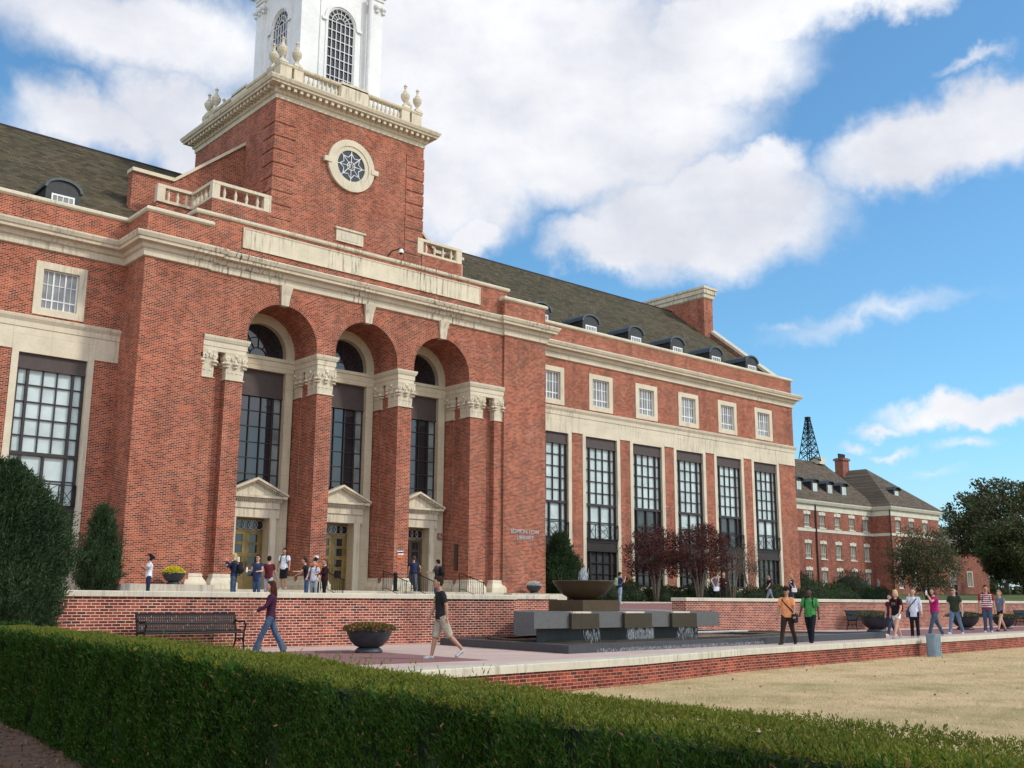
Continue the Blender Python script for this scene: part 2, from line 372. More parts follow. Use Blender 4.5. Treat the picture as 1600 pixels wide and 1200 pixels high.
    def sweep(s, path, prof, mi=None, closed=False):
        # path [(x,y)], profile [(out,z)] ; outward = right-hand side of travel
        n = len(path); P = [Vector(p) for p in path]; off = []
        for i in range(n):
            if closed: a, b = P[i-1], P[(i+1) % n]; d1 = (P[i]-a).normalized(); d2 = (b-P[i]).normalized()
            else:
                d1 = (P[i]-P[i-1]).normalized() if i > 0 else None; d2 = (P[i+1]-P[i]).normalized() if i < n-1 else None
                d1 = d1 or d2; d2 = d2 or d1
            n1 = Vector((d1.y, -d1.x)); n2 = Vector((d2.y, -d2.x)); q = n1+n2
            off.append(q/(q.length_squared/2) if q.length > 1e-3 else n1)
        k = len(prof); vs = [(P[i].x+off[i].x*o, P[i].y+off[i].y*o, z) for i in range(n) for o, z in prof]
        seg = range(n) if closed else range(n-1)
        fs = [(i*k+j, ((i+1) % n)*k+j, ((i+1) % n)*k+j+1, i*k+j+1) for i in seg for j in range(k-1)]
        if not closed: fs += [tuple(range(k)), tuple((n-1)*k+j for j in range(k-1, -1, -1))]
        return s.add(vs, fs, mi)
    def build(s, name, mat, parent=None, loc=(0, 0, 0), smooth=False, uvs=None, fix=True):
        me = bpy.data.meshes.new(name); o_ = s.off
        me.from_pydata([(x-o_[0], y-o_[1], z-o_[2]) for x, y, z in s.v], [], s.f)
        mats = mat if isinstance(mat, (list, tuple)) else [mat]
        for q in mats: me.materials.append(MATS[q] if isinstance(q, str) else q)
        if len(mats) > 1: me.polygons.foreach_set('material_index', s.mi)
        if smooth: me.polygons.foreach_set('use_smooth', [True]*len(me.polygons))
        if uvs is not None:
            l = me.uv_layers.new(name='UVMap'); l.data.foreach_set('uv', [c for q in uvs for c in q])
        elif fix:
            import bmesh
            bm = bmesh.new(); bm.from_mesh(me); bmesh.ops.recalc_face_normals(bm, faces=bm.faces); bm.to_mesh(me); bm.free()
        o = bpy.data.objects.new(name, me); C.objects.link(o); o.location = loc
        if parent is not None: o.parent = parent
        return o
def struct(o): o['kind'] = 'structure'; return o
def wall_rects(mb, x0, x1, z0, z1, holes, y0, y1, swap=False):
    xs = sorted({x0, x1, *[h[0] for h in holes], *[h[1] for h in holes]}); xs = [x for x in xs if x0 <= x <= x1]
    for a, b in zip(xs, xs[1:]):
        hs = sorted([h for h in holes if h[0] <= a+1e-6 and h[1] >= b-1e-6], key=lambda h: h[2]); z = z0
        for h in hs:
            if h[2] > z: (mb.box(y0, y1, a, b, z, h[2]) if swap else mb.box(a, b, y0, y1, z, h[2]))
            z = h[3]
        if z < z1: (mb.box(y0, y1, a, b, z, z1) if swap else mb.box(a, b, y0, y1, z, z1))
def quadmesh(name, V, mat, parent=None, nv=4, extra=None, loc=(0, 0, 0)):
    # V (N,nv,3) array of loose faces, optional extra (V2, F2 list)
    V = np.asarray(V, dtype=np.float32); N = V.shape[0]; me = bpy.data.meshes.new(name)
    me.vertices.add(N*nv); me.vertices.foreach_set('co', V.reshape(-1))
    me.loops.add(N*nv); me.loops.foreach_set('vertex_index', np.arange(N*nv, dtype=np.int32))
    me.polygons.add(N); me.polygons.foreach_set('loop_start', np.arange(0, N*nv, nv, dtype=np.int32))
    try: me.polygons.foreach_set('loop_total', np.full(N, nv, dtype=np.int32))
    except Exception: pass
    me.update(calc_edges=True)
    mats = mat if isinstance(mat, (list, tuple)) else [mat]
    for q in mats: me.materials.append(MATS[q])
    if extra is not None: me.polygons.foreach_set('material_index', np.asarray(extra, dtype=np.int32))
    o = bpy.data.objects.new(name, me); C.objects.link(o); o.location = loc
    if parent is not None: o.parent = parent
    return o
def nrm(a): return a/np.maximum(np.linalg.norm(a, axis=-1, keepdims=True), 1e-6)
def leaves(P, rng, L, Wd, dirs=None, jit=.6):
    # diamond shaped leaves at points P, lengthwise along dirs
    n = len(P); d = rng.normal(size=(n, 3))
    if dirs is not None: d = dirs + d*jit
    d = nrm(d); q = nrm(np.cross(d, rng.normal(size=(n, 3)))); l = (L*rng.uniform(.7, 1.3, (n, 1))); w = Wd*rng.uniform(.7, 1.3, (n, 1))
    return np.stack([P, P+d*l*.45+q*w*.5, P+d*l, P+d*l*.45-q*w*.5], axis=1)
# ================================================================== the library
L0 = (26.5, 40.0, 0.0)
LIB = thing('library_building', 'long red brick library with limestone trim, three arched doorways and a white topped tower', 'building', L0)
def LM(): return MB(L0)
def ring_uv(mb_name, cx, zc, zs, r0_, r1_, y, parent, mat='arch_brick', seg=40):
    V, F, U = [], [], []
    path = []
    per = math.pi*r0_; st = zc-zs
    for i in range(3): path.append((-1, 0, cx, zs+st*i/2, st*i/2))
    for i in range(1, seg): 
        a = math.pi*(1-i/seg); path.append((math.cos(a), math.sin(a), cx, zc, st+per*i/seg))
    for i in range(3): path.append((1, 0, cx, zc-st*i/2, st+per+st*i/2))
    for (c_, s_1, x, z, t) in path:
        V += [(x+c_*r0_, y, z+s_1*r0_), (x+c_*r1_, y, z+s_1*r1_)]; U += [(0, t), (r1_-r0_, t)]
    n = len(path); uvs = []
    for i in range(n-1):
        F.append((2*i, 2*i+1, 2*i+3, 2*i+2)); uvs += [U[2*i], U[2*i+1], U[2*i+3], U[2*i+2]]
    b = LM(); b.add(V, F); return b.build(mb_name, mat, parent, uvs=uvs)
def soffit(cx, zc, zs, r, ya, yb, parent, seg=40):
    pts = [(-r, zs, 0), (-r, zc, zc-zs)]
    for i in range(1, seg+1):
        a = math.pi*(1-i/seg); pts.append((math.cos(a)*r, zc+math.sin(a)*r, zc-zs+math.pi*r*i/seg))
    pts.append((r, zs, 2*(zc-zs)+math.pi*r)); V = []; F = []; uvs = []
    for x, z, t in pts: V += [(cx+x, ya, z), (cx+x, yb, z)]
    for i in range(len(pts)-1):
        F.append((2*i, 2*i+2, 2*i+3, 2*i+1)); t0, t1 = pts[i][2], pts[i+1][2]
        uvs += [(ya, t0), (ya, t1), (yb, t1), (yb, t0)]
    b = LM(); b.add(V, F); return b.build('arch_soffit', 'arch_brick', parent, uvs=uvs)
# ---- bays of the two wings
BAYS_R = [39.92+3.98*i for i in range(6)]; BAYS_L = [13.18, 9.20]
BW_, ZT = 1.555, 9.97
YW = 42.0
def wing_wall(x0, x1, bays):
    b = LM()
    wall_rects(b, x0, x1, 0.0, ZT, [(c-BW_, c+BW_, .55, ZT) for c in bays], YW, YW+.5)
    wall_rects(b, x0, x1, ZT, 15.4, [(c-.985, c+.985, 10.83, 12.98) for c in bays], YW, YW+.5)
    return b
w = wing_wall(4.0, 15.67, BAYS_L).build('wall', 'red_brick', LIB)
b = wing_wall(37.6, 63.3, BAYS_R); b.box(62.8, 63.3, 42.5, 60.5, 0, 15.4); b.box(4, 63.3, 60.0, 60.5, 0, 15.4)
b.prism([(42.5, 15.4), (51.5, 22.35), (60.5, 15.4)], 'x', 62.75, 63.28); b.build('wall', 'red_brick', LIB)
# dark interior so nothing shows light through
LM().box(4.2, 62.7, 43.1, 59.9, .1, 15.0).build('interior', 'dark_void', LIB)
PROF_BELT = [(-.02, 9.96), (.03, 9.97), (.03, 10.24), (.06, 10.26), (.07, 10.46), (.15, 10.60), (.17, 10.69), (-.02, 10.76)]
PROF_C = [(-.02, 13.44), (.09, 13.48), (.11, 13.74), (.20, 13.80), (.24, 13.95), (.46, 13.99), (.48, 14.10), (.53, 14.13), (.60, 14.27), (.60, 14.33), (-.02, 14.50)]
PROF_P = [(-.02, 15.34), (.06, 15.37), (.11, 15.42), (.11, 15.51), (.07, 15.56), (-.5, 15.60)]
for x0, x1, bays, tail in ((4.0, 15.67, BAYS_L, []), (37.6, 63.3, BAYS_R, [(63.3, 60.5)])):
    p = [(x0, YW), (x1, YW)]+tail
    LM().sweep(p, PROF_BELT).build('belt_course', 'limestone', LIB)
    LM().sweep(p, PROF_C).build('cornice', 'limestone', LIB)
    LM().sweep(p, PROF_P).build('parapet_coping', 'limestone', LIB)
    xs = [x0]+sum([[c-BW_, c+BW_] for c in sorted(bays)], [])+[x1]
    for a, c_ in zip(xs[0::2], xs[1::2]): LM().box(a+.002, c_-.002, YW-.035, YW+.1, 9.42, 9.975).box(a+.002, c_-.002, YW-.055, YW+.1, 9.36, 9.43).build('pilaster_cap', 'limestone', LIB)
    LM().box(x0, x1, YW-.09, YW-.001, 0, .55).build('plinth', 'limestone', LIB)
# ---- tall window prototype, local origin = bay centre on the wall plane, z = 0
def tall_window(kind):
    f = MB(); H = 1.30
    f.box(-H, H, .10, .17, 8.72, 9.27); f.box(-H, H, .06, .14, 8.66, 8.735)                  # head panel
    f.cur = 1
    def bar(x0, x1, z0, z1, y0=.15, y1=.24): f.box(x0, x1, y0, y1, z0, z1)
    for x in (-H, -.90, .80, 1.20): bar(x, x+.10, 3.45, 8.70, .12, .26)
    for i in (1, 2): bar(-.80+i*.533-.02, -.80+i*.533+.02, 5.5, 8.68)
    for k in range(1, 5): bar(-H+.02, H-.02, 5.45+k*.652-.022, 5.45+k*.652+.022, .155, .235)
    bar(-H, H, 5.34, 5.48, .10, .26); bar(-.05, .05, 3.5, 5.4, .13, .25)
    bar(-H+.02, H-.02, 4.42, 4.46, .157, .233)
    bar(-H, H, 3.30, 3.50, .04, .26); f.box(-H, H, .08, .26, 2.92, 3.33); bar(-H, H, 2.80, 2.95, .03, .26)
    for x in (-H, -.90, .80, 1.20): bar(x, x+.10, .98, 2.82, .12, .26)
    for i in (1, 2): bar(-.80+i*.533-.02, -.80+i*.533+.02, 1.0, 2.8)
    for z in (1.55, 2.15): bar(-H+.02, H-.02, z, z+.04, .157, .233)
    bar(-H, H, .85, 1.0, .08, .26)
    w = f.build('window', ['bronze_panel', 'bronze_metal'], LIB)
    MB().box(-H, H, .235, .26, 5.4, 8.75).build('pane', 'blind_glass', w)
    MB().box(-H, H, .236, .261, 3.4, 5.36).build('pane', 'dim_glass' if kind else 'blind_glass', w)
    MB().box(-H, H, .237, .262, .9, 2.85).build('pane', 'dim_glass', w)
    s = MB(); s.box(-BW_+.002, -H, -.03, .27, .55, 9.27); s.box(H, BW_-.002, -.03, .27, .55, 9.27); s.box(-BW_+.002, BW_-.002, -.032, .27, 9.27, 9.965)
    s.box(-H-.1, H+.1, -.05, .2, .55, .86)
    s.build('surround', 'limestone', w)
    g = MB(); z0, z1, y = 3.5, 4.30, -.06
    for z in (z0, z1): g.box(-H+.02, H-.02, y-.02, y+.02, z-.02, z+.02)
    for x in (-1.26, -.62, .62, 1.26): g.box(x-.018, x+.018, y-.018, y+.018, z0, z1)
    for sx in (-.94, .94):
        for sg in (1, -1): g.tube([(sx-.3, y, z0+(.0 if sg > 0 else .8)), (sx+.3, y, z0+(.8 if sg > 0 else 0))], .014, 5)
    for sg in (1, -1): g.tube([(-.6, y, z0+(.0 if sg > 0 else .8)), (.6, y, z0+(.8 if sg > 0 else 0))], .014, 5)
    g.tube([(.36*math.cos(t*math.pi/10), y, z0+.4+.36*math.sin(t*math.pi/10)) for t in range(21)], .016, 5)
    for x in (-1.26, 1.26): g.box(x-.02, x+.02, y, .15, z0-.02, z0+.02).box(x-.02, x+.02, y, .15, z1-.02, z1+.02)
    g.build('balcony_rail', 'black_metal', w)
    return w
def place(proto, x, y, z=0, rz=0):
    c = copy_tree(proto, LIB); c.location = (x-L0[0], y-L0[1], z-L0[2]); c.rotation_euler = (0, 0, rz); return c
tw = [tall_window(0), tall_window(1)]
seq = [(BAYS_R[0], 0), (BAYS_R[1], 0), (BAYS_R[2], 1), (BAYS_R[3], 0), (BAYS_R[4], 1), (BAYS_R[5], 0), (BAYS_L[0], 0), (BAYS_L[1], 0)]
used = set()
for x, k in seq:
    if k not in used: used.add(k); tw[k].location = (x-L0[0], YW-L0[1], 0)
    else: place(tw[k], x, YW)
def small_window():
    f = MB(); a, z0, z1 = .69, 11.11, 12.70
    f.box(-a, -a+.05, .10, .18, z0, z1).box(a-.05, a, .10, .18, z0, z1).box(-a+.05, a-.05, .10, .18, z0, z0+.05).box(-a+.05, a-.05, .10, .18, z1-.05, z1)
    for x, t in ((-.24, .03), (.22, .03), (-.46, .012), (-.01, .012), (.45, .012)): f.box(x-t, x+t, .115, .165, z0+.05, z1-.05)
    for z, t in ((11.50, .03), (12.12, .014)): f.box(-a+.05, a-.05, .12, .16, z-t, z+t)
    w = f.build('attic_window', 'white_paint', LIB)
    MB().box(-a, a, .15, .17, z0, z1).build('pane', 'upper_glass', w)
    o = .985; s = MB()
    s.box(-o, -a, -.04, .2, 10.83, 12.98).box(a, o, -.04, .2, 10.83, 12.98).box(-a, a, -.04, .2, 10.83, 11.11).box(-a, a, -.04, .2, 12.70, 12.98)
    s.build('surround', 'limestone', w); return w
def dormer():
    yb = 2.2; W_ = .69; pts = [(-W_, 15.2), (W_, 15.2), (W_, 16.38)]
    for i in range(1, 12):
        a = math.pi*i/12; pts.append((W_*math.cos(a), 16.38+.42*math.sin(a)))
    pts.append((-W_, 16.38))
    d = MB().prism(pts, 'y', 0, yb).build('dormer', 'dormer_metal', LIB)
    h = MB(); arc = [(-W_-.08, 16.34)]+[((W_+.08)*math.cos(math.pi*(1-i/12)), 16.36+.5*math.sin(math.pi*i/12)) for i in range(13)]+[(W_+.08, 16.34)]
    inn = [((W_-.03)*math.cos(math.pi*(1-i/12)), 16.36+.40*math.sin(math.pi*i/12)) for i in range(13)]
    poly = arc[1:-1]; n = len(poly)
    for i in range(n-1):
        h.add([(poly[i][0], -.08, poly[i][1]), (poly[i+1][0], -.08, poly[i+1][1]), (inn[i+1][0], -.08, inn[i+1][1]), (inn[i][0], -.08, inn[i][1]),
               (poly[i][0], yb, poly[i][1]), (poly[i+1][0], yb, poly[i+1][1]), (inn[i+1][0], yb, inn[i+1][1]), (inn[i][0], yb, inn[i][1])],
              [(0, 1, 2, 3), (4, 7, 6, 5), (0, 4, 5, 1), (3, 2, 6, 7), (0, 3, 7, 4), (1, 5, 6, 2)])
    h.build('dormer_roof', 'dormer_roof_metal', d)
    s = MB(); a = .46
    s.box(-a, -a+.06, -.03, .02, 15.2, 16.14).box(a-.06, a, -.03, .02, 15.2, 16.14).box(-a+.06, a-.06, -.03, .02, 16.07, 16.14)
    for i in range(1, 4): s.box(-a+.23*i-.015, -a+.23*i+.015, -.028, .018, 15.2, 16.08)
    s.build('dormer_window', 'white_paint', d); MB().box(-a+.01, a-.01, -.012, .0, 15.2, 16.12).build('pane', 'upper_glass', d)
    return d
sw, dm = small_window(), dormer(); first = True
for x in BAYS_R+BAYS_L:
    if first: sw.location = (x-L0[0], YW-L0[1], 0); dm.location = (x-L0[0], 42.75-L0[1], 0); first = False
    else: place(sw, x, YW); place(dm, x, 42.75)
# ---- main roof
b = LM(); b.prism([(42.45, 14.9), (51.5, 22.2), (60.55, 14.9)], 'x', 4, 62.9); b.build('roof', 'roof_shingle', LIB)
LM().tube([(4, 51.5, 22.2), (62.9, 51.5, 22.2)], .07, 6).build('roof_ridge', 'bronze_metal', LIB)
b = LM(); b.add([(62.65, 42.6, 15.35), (63.4, 42.6, 15.35), (63.4, 51.5, 22.5), (62.65, 51.5, 22.5), (62.65, 42.6, 15.58), (63.4, 42.6, 15.58), (63.4, 51.5, 22.75), (62.65, 51.5, 22.75)],
    [(0, 3, 2, 1), (4, 5, 6, 7), (0, 1, 5, 4), (1, 2, 6, 5), (2, 3, 7, 6), (3, 0, 4, 7)])
b.build('gable_coping', 'coping_stone', LIB)
ch = LM().box(61.9, 62.95, 48.35, 54.2, 18.0, 22.85).build('chimney', 'red_brick', LIB)
CH = [(61.9, 54.2), (61.9, 48.35), (62.95, 48.35), (62.95, 54.2)]
b = LM(); b.sweep(CH, [(-.01, 22.62), (.10, 22.70), (.12, 22.95), (.20, 23.0), (.22, 23.28), (.30, 23.34), (.30, 23.5), (.1, 23.56), (-.01, 23.57)], closed=True)
b.box(61.9, 62.95, 48.35, 54.2, 22.8, 23.55); b.build('chimney_cap', 'stained_limestone', ch)
# ---- portico block
AC = [22.06, 26.43, 30.80]; PC = [24.245, 28.615]; CE = [19.87, 32.985]
b = LM()
b.box(15.67, 18.38, 40.0, 42.75, 0, 15.4); b.box(34.72, 37.6, 40.0, 42.75, 0, 15.4)
zc, zs, RR, y0, y1, zt = 10.95, 10.70, 1.70, 40.12, 42.05, 13.7
xs = [18.38, AC[0]-RR, AC[0]+RR, AC[1]-RR, AC[1]+RR, AC[2]-RR, AC[2]+RR, 34.72]
for a, c in zip(xs[0::2], xs[1::2]): b.box(a, c, y0, y1, zs, zt)
for c in AC:
    N = 28
    for i in range(N):
        a0, a1 = math.pi*(1-i/N), math.pi*(1-(i+1)/N)
        b.prism([(c+RR*math.cos(a0), zc+RR*math.sin(a0)), (c+RR*math.cos(a1), zc+RR*math.sin(a1)), (c+RR*math.cos(a1), zt), (c+RR*math.cos(a0), zt)], 'y', y0, y1)
for a, c in zip(xs[0::2], xs[1::2]): b.box(a+.01, c-.01, 42.45, 42.75, .43, zt-.31)
b.box(18.40, 34.70, 42.052, 42.74, zt-.30, zt-.01)
b.box(17.9, 35.2, 40.35, 42.7, zt-.3, 16.02)
b.build('portico_wall', 'red_brick', LIB)
for c in AC:
    ring_uv('arch_ring', c, zc, zs, RR, RR+.37, y0-.004, LIB); soffit(c, zc, zs, RR-.003, y0, y1, LIB)
    k = LM(); k.add([(c-.18, y0-.05, 12.62), (c+.18, y0-.05, 12.62), (c+.18, y0+.2, 12.62), (c-.18, y0+.2, 12.62), (c-.23, y0-.09, 13.1), (c+.23, y0-.09, 13.1), (c+.23, y0+.2, 13.1), (c-.23, y0+.2, 13.1),
        (c-.29, y0-.2, 13.5), (c+.29, y0-.2, 13.5), (c+.29, y0+.2, 13.5), (c-.29, y0+.2, 13.5)],
        [(0, 3, 2, 1), (0, 1, 5, 4), (1, 2, 6, 5), (2, 3, 7, 6), (3, 0, 4, 7), (4, 5, 9, 8), (5, 6, 10, 9), (6, 7, 11, 10), (7, 4, 8, 11), (8, 9, 10, 11)])
    k.build('keystone', 'limestone', LIB)
pp = [(15.67, 42.4), (15.67, 40), (18.38, 40), (18.38, 40.12), (34.72, 40.12), (34.72, 40), (37.6, 40), (37.6, 42.4)]
LM().sweep(pp, PROF_C).build('cornice', 'stained_limestone', LIB)
LM().sweep([(15.67, 42.4), (15.67, 40), (18.38, 40), (18.38, 40.35)], PROF_P).build('parapet_coping', 'stained_limestone', LIB)
LM().sweep([(34.72, 40.35), (34.72, 40), (37.6, 40), (37.6, 42.4)], PROF_P).build('parapet_coping', 'limestone', LIB)
LM().sweep([(17.9, 42.6), (17.9, 40.35), (35.2, 40.35), (35.2, 42.6)], [(-.02, 15.94), (.06, 15.96), (.10, 16.02), (.10, 16.12), (-.6, 16.18)]).build('parapet_coping', 'stained_limestone', LIB)
b = LM().box(20.0, 33.3, 40.31, 40.36, 14.88, 15.80); b.box(20.0, 33.3, 40.285, 40.31, 14.88, 14.93).box(20.0, 33.3, 40.285, 40.31, 15.75, 15.80).box(20, 20.05, 40.285, 40.31, 14.93, 15.75).box(33.25, 33.3, 40.285, 40.31, 14.93, 15.75)
b.build('name_panel', 'stained_limestone', LIB)
# piers, columns, entablature
b = LM()
for c in PC: b.box(c-.36, c+.36, 40.5, 42.45, .43, 10.1)
b.box(18.38, 20.2, 40.45, 42.45, .43, 10.1); b.box(32.66, 34.72, 40.45, 42.45, .43, 10.1)
b.build('pier_wall', 'red_brick', LIB)
def capital(mb, cx, cy, hx, hy, z0, z1, faces):
    H = z1-z0; mb.frus(cx, cy, z0, z0+.04, hx+.05, hy+.05, hx+.05, hy+.05); mb.frus(cx, cy, z0+.04, z0+H*.5, hx, hy, hx+.02, hy+.02)
    mb.frus(cx, cy, z0+H*.5, z0+H*.9, hx+.02, hy+.02, hx+.12, hy+.12); mb.frus(cx, cy, z0+H*.9, z1, hx+.10, hy+.10, hx+.13, hy+.13)
    for fc in faces:
        (nx, ny) = fc; hw = hx if ny else hy; hn = hy if ny else hx
        def pt(t, o, z): return (cx+(t if ny else nx*(hn+o)), cy+(ny*(hn+o) if ny else t), z)
        n = 4 if hw > .3 else 2
        for i in range(n):
            t = -hw+hw*2*(i+.5)/n; p = pt(t, .012, z0+H*.28); mb.box(p[0]-.05, p[0]+.05, p[1]-.02, p[1]+.02, p[2]-.02, p[2]+.02)
        for t in ((-hw, 0, hw) if n == 4 else (-hw, hw)):
            p = pt(t, .06, z0+H*.48); mb.ball(p, .11, .09, .045, 8, 5); p = pt(t, .09, z0+H*.60); mb.ball(p, .13, .10, .07, 8, 5)
            p = pt(t, .05, z0+H*.70); mb.ball(p, .08, .07, .09, 8, 5)
        for t, rr_ in ((-hw*.98, .12), (-hw*.38, .085), (hw*.38, .085), (hw*.98, .12)):
            p = pt(t, .07, z0+H*.79)
            q = (p[0], p[1]-.06, p[2]) if ny else (p[0]-.06, p[1], p[2]); q2 = (p[0], p[1]+.06, p[2]) if ny else (p[0]+.06, p[1], p[2])
            mb.tube([q, q2], rr_, 10); mb.ball(p, rr_*.45, .10 if ny else rr_*.45, rr_*.45) if ny else mb.ball(p, .10, rr_*.45, rr_*.45)
        p = pt(0, .11, z0+H*.90); mb.ball(p, .10, .06, .09, 8, 5)
    return mb
def base(mb, cx, cy, hx, hy, z0=.43):
    mb.frus(cx, cy, z0, z0+.22, hx+.20, hy+.20, hx+.20, hy+.20); mb.frus(cx, cy, z0+.22, z0+.34, hx+.20, hy+.20, hx+.14, hy+.14)
    mb.frus(cx, cy, z0+.34, z0+.48, hx+.14, hy+.14, hx+.05, hy+.05); mb.frus(cx, cy, z0+.48, z0+.60, hx+.07, hy+.07, hx+.05, hy+.05); return mb
def column(cx, cy, hx, hy, faces, name):
    c = LM().box(cx-hx, cx+hx, cy-hy, cy+hy, .9, 9.0).build(name, 'red_brick', LIB)
    capital(LM(), cx, cy, hx, hy, 8.95, 10.09, faces).build('capital', 'limestone', c)
    base(LM(), cx, cy, hx, hy).build('base', 'limestone', c)
for c in CE[:1]+PC+CE[1:]:
    column(c, 40.50, .39, .40, [(0, -1), (-1, 0), (1, 0)], 'brick_column')
for c in PC: column(c, 41.80, .41, .36, [(-1, 0), (1, 0), (0, -1)], 'rear_pilaster')
column(19.86, 41.80, .42, .36, [(1, 0)], 'rear_pilaster'); column(32.99, 41.80, .42, .36, [(-1, 0), (0, -1)], 'rear_pilaster')
column(18.66, 40.32, .265, .19, [(0, -1), (1, 0)], 'end_pilaster'); column(34.44, 40.32, .265, .19, [(0, -1), (-1, 0)], 'end_pilaster')
PROF_E = [(-.04, 10.08), (.0, 10.08), (.005, 10.26), (.03, 10.27), (.035, 10.47), (.07, 10.50), (.12, 10.62), (.13, 10.705), (-.04, 10.71)]
for x0, x1, pth in ((23.79, 24.70, 1), (28.16, 29.07, 1)):
    b = LM().box(x0+.02, x1-.02, 40.07, 42.1, 10.085, 10.69); b.sweep([(x0, 42.06), (x0, 40.05), (x1, 40.05), (x1, 42.06)], PROF_E); b.build('entablature', 'limestone', LIB)
b = LM().box(18.4, 20.31, 40.07, 42.1, 10.085, 10.69); b.sweep([(18.385, 40.05), (20.33, 40.05), (20.33, 42.06)], PROF_E); b.build('entablature', 'limestone', LIB)
b = LM().box(32.55, 34.70, 40.07, 42.1, 10.085, 10.69); b.sweep([(32.53, 42.06), (32.53, 40.05), (34.715, 40.05)], PROF_E); b.build('entablature', 'limestone', LIB)
# ---- the three portals (local to the arch centre)
def portal(cx, idx):
    O = 1.30; b = MB()
    b.box(-1.70, -O, 42.05, 42.5, .43, 10.08).box(O, 1.70, 42.05, 42.5, .43, 10.08)
    b.box(-1.70, 1.70, 42.02, 42.5, 10.08, 10.30).box(-1.70, 1.70, 42.00, 42.5, 10.30, 10.55).box(-1.70, 1.70, 41.95, 42.5, 10.55, 10.70)
    b.box(-1.70, -1.27, 42.05, 42.5, 10.70, 10.95).box(1.27, 1.70, 42.05, 42.5, 10.70, 10.95)
    N = 24
    for i in range(N):
        a0, a1 = math.pi*(1-i/N), math.pi*(1-(i+1)/N)
        b.prism([(1.27*math.cos(a0), 10.95+1.27*math.sin(a0)), (1.27*math.cos(a1), 10.95+1.27*math.sin(a1)), (1.71*math.cos(a1), 10.95+1.71*math.sin(a1)), (1.71*math.cos(a0), 10.95+1.71*math.sin(a0))], 'y', 42.05, 42.5)
    b.box(-O, -.80, 42.06, 42.62, .43, 4.4).box(.80, O, 42.06, 42.62, .43, 4.4).box(-.80, .80, 42.06, 42.62, 3.52, 4.4)
    loc = (cx-L0[0], -L0[1], 0)
    root = b.build('portal_surround', 'jamb_limestone', LIB, loc)
    d = MB()
    d.box(-1.12, -.80, 41.93, 42.07, .43, 3.52).box(.80, 1.12, 41.93, 42.07, .43, 3.52).box(-1.25, 1.25, 41.92, 42.06, 3.52, 3.92)
    d.box(-1.22, 1.22, 41.86, 42.06, 3.92, 4.20).box(-1.30, 1.30, 41.78, 42.06, 4.28, 4.36).box(-1.46, 1.46, 41.64, 42.06, 4.36, 4.46)
    for i in range(27): x = -1.24+i*.0954; d.box(x-.028, x+.028, 41.80, 41.87, 4.205, 4.28)
    d.prism([(-1.46, 4.47), (1.46, 4.47), (0, 5.05)], 'y', 41.90, 42.06)
    th = math.atan2(.68, 1.52)
    for sg in (-1, 1):
        for (o0, o1, yy) in ((0, .10, 41.64), (-.07, -.005, 41.74)):
            d.prism([(sg*1.54, 4.46+o0), (sg*1.54, 4.46+o1), (0, 5.14+o1), (0, 5.14+o0)], 'y', yy, 42.05)
        for i in range(1, 14):
            t = i/14; x = sg*1.45*(1-t); z = 4.40+.68*t; d.box(x-.028, x+.028, 41.80, 41.9, z-.06, z-.0)
    d.build('pediment', 'limestone', root)
    f = MB(); f.box(-O, O, 42.26, 42.34, 8.95, 10.08); f.box(-O, O, 42.22, 42.30, 8.90, 8.98); f.cur = 1
    for x in (-O, -.84, -.28, .28, .84, O-.06): f.box(x-.018 if abs(x) < O-.1 else x, x+.02 if abs(x) < O-.1 else x+.06, 42.30, 42.40, 4.3, 8.95)
    for k in range(1, 7): f.box(-O+.02, O-.02, 42.31, 42.39, 8.95-k*.70-.018, 8.95-k*.70+.018)
    wd = f.build('window', ['bronze_panel', 'bronze_metal'], LIB, loc)
    MB().box(-O, O, 42.37, 42.42, 4.3, 9.0).build('pane', 'dark_glass', wd)
    MB().box(O-.36, O-.06, 42.355, 42.372, 4.3, 8.9).build('curtain', 'far_glass', wd)
    f = MB(); pts = [(1.27*math.cos(math.pi*i/24), 10.95+1.27*math.sin(math.pi*i/24)) for i in range(25)]+[(-1.27, 10.70), (1.27, 10.70)]
    f.prism(pts, 'y', 42.36, 42.42); lw = f.build('lunette', 'dark_glass', LIB, loc)
    f = MB()
    for i in range(1, 6): a = math.pi*i/6; f.tube([(.42*math.cos(a), 42.33, 10.72+.42*math.sin(a)), (1.4*math.cos(a), 42.33, 10.72+1.4*math.sin(a))], .02, 5)
    for rr_ in (.42, .9): f.tube([(rr_*math.cos(math.pi*i/16), 42.33, 10.72+rr_*math.sin(math.pi*i/16)) for i in range(17)], .02, 5)
    f.build('glazing_bars', 'bronze_metal', lw)
    # doors
    MB().box(-.80, .80, 42.9, 43.0, .43, 3.5).build('entrance_recess', 'dark_void', root)
    f = MB(); f.box(-.80, .80, 42.50, 42.60, 2.93, 3.02).box(-.80, .80, 42.5, 42.6, 3.45, 3.52).box(-.80, -.72, 42.50, 42.60, .43, 2.93).box(.72, .80, 42.50, 42.60, .43, 2.93)
    dr = f.build('door_frame', 'gold_door', LIB, loc); MB().box(-.80, .80, 42.56, 42.58, 3.0, 3.47).build('transom_glass', 'dark_glass', dr)
    f = MB()
    for i in range(5):
        x = -.6+i*.3; f.tube([(x+.21*math.cos(t*math.pi/8), 42.5, 3.235+.20*math.sin(t*math.pi/8)) for t in range(17)], .013, 5)
    f.build('transom_rings', 'silver_letter', dr)
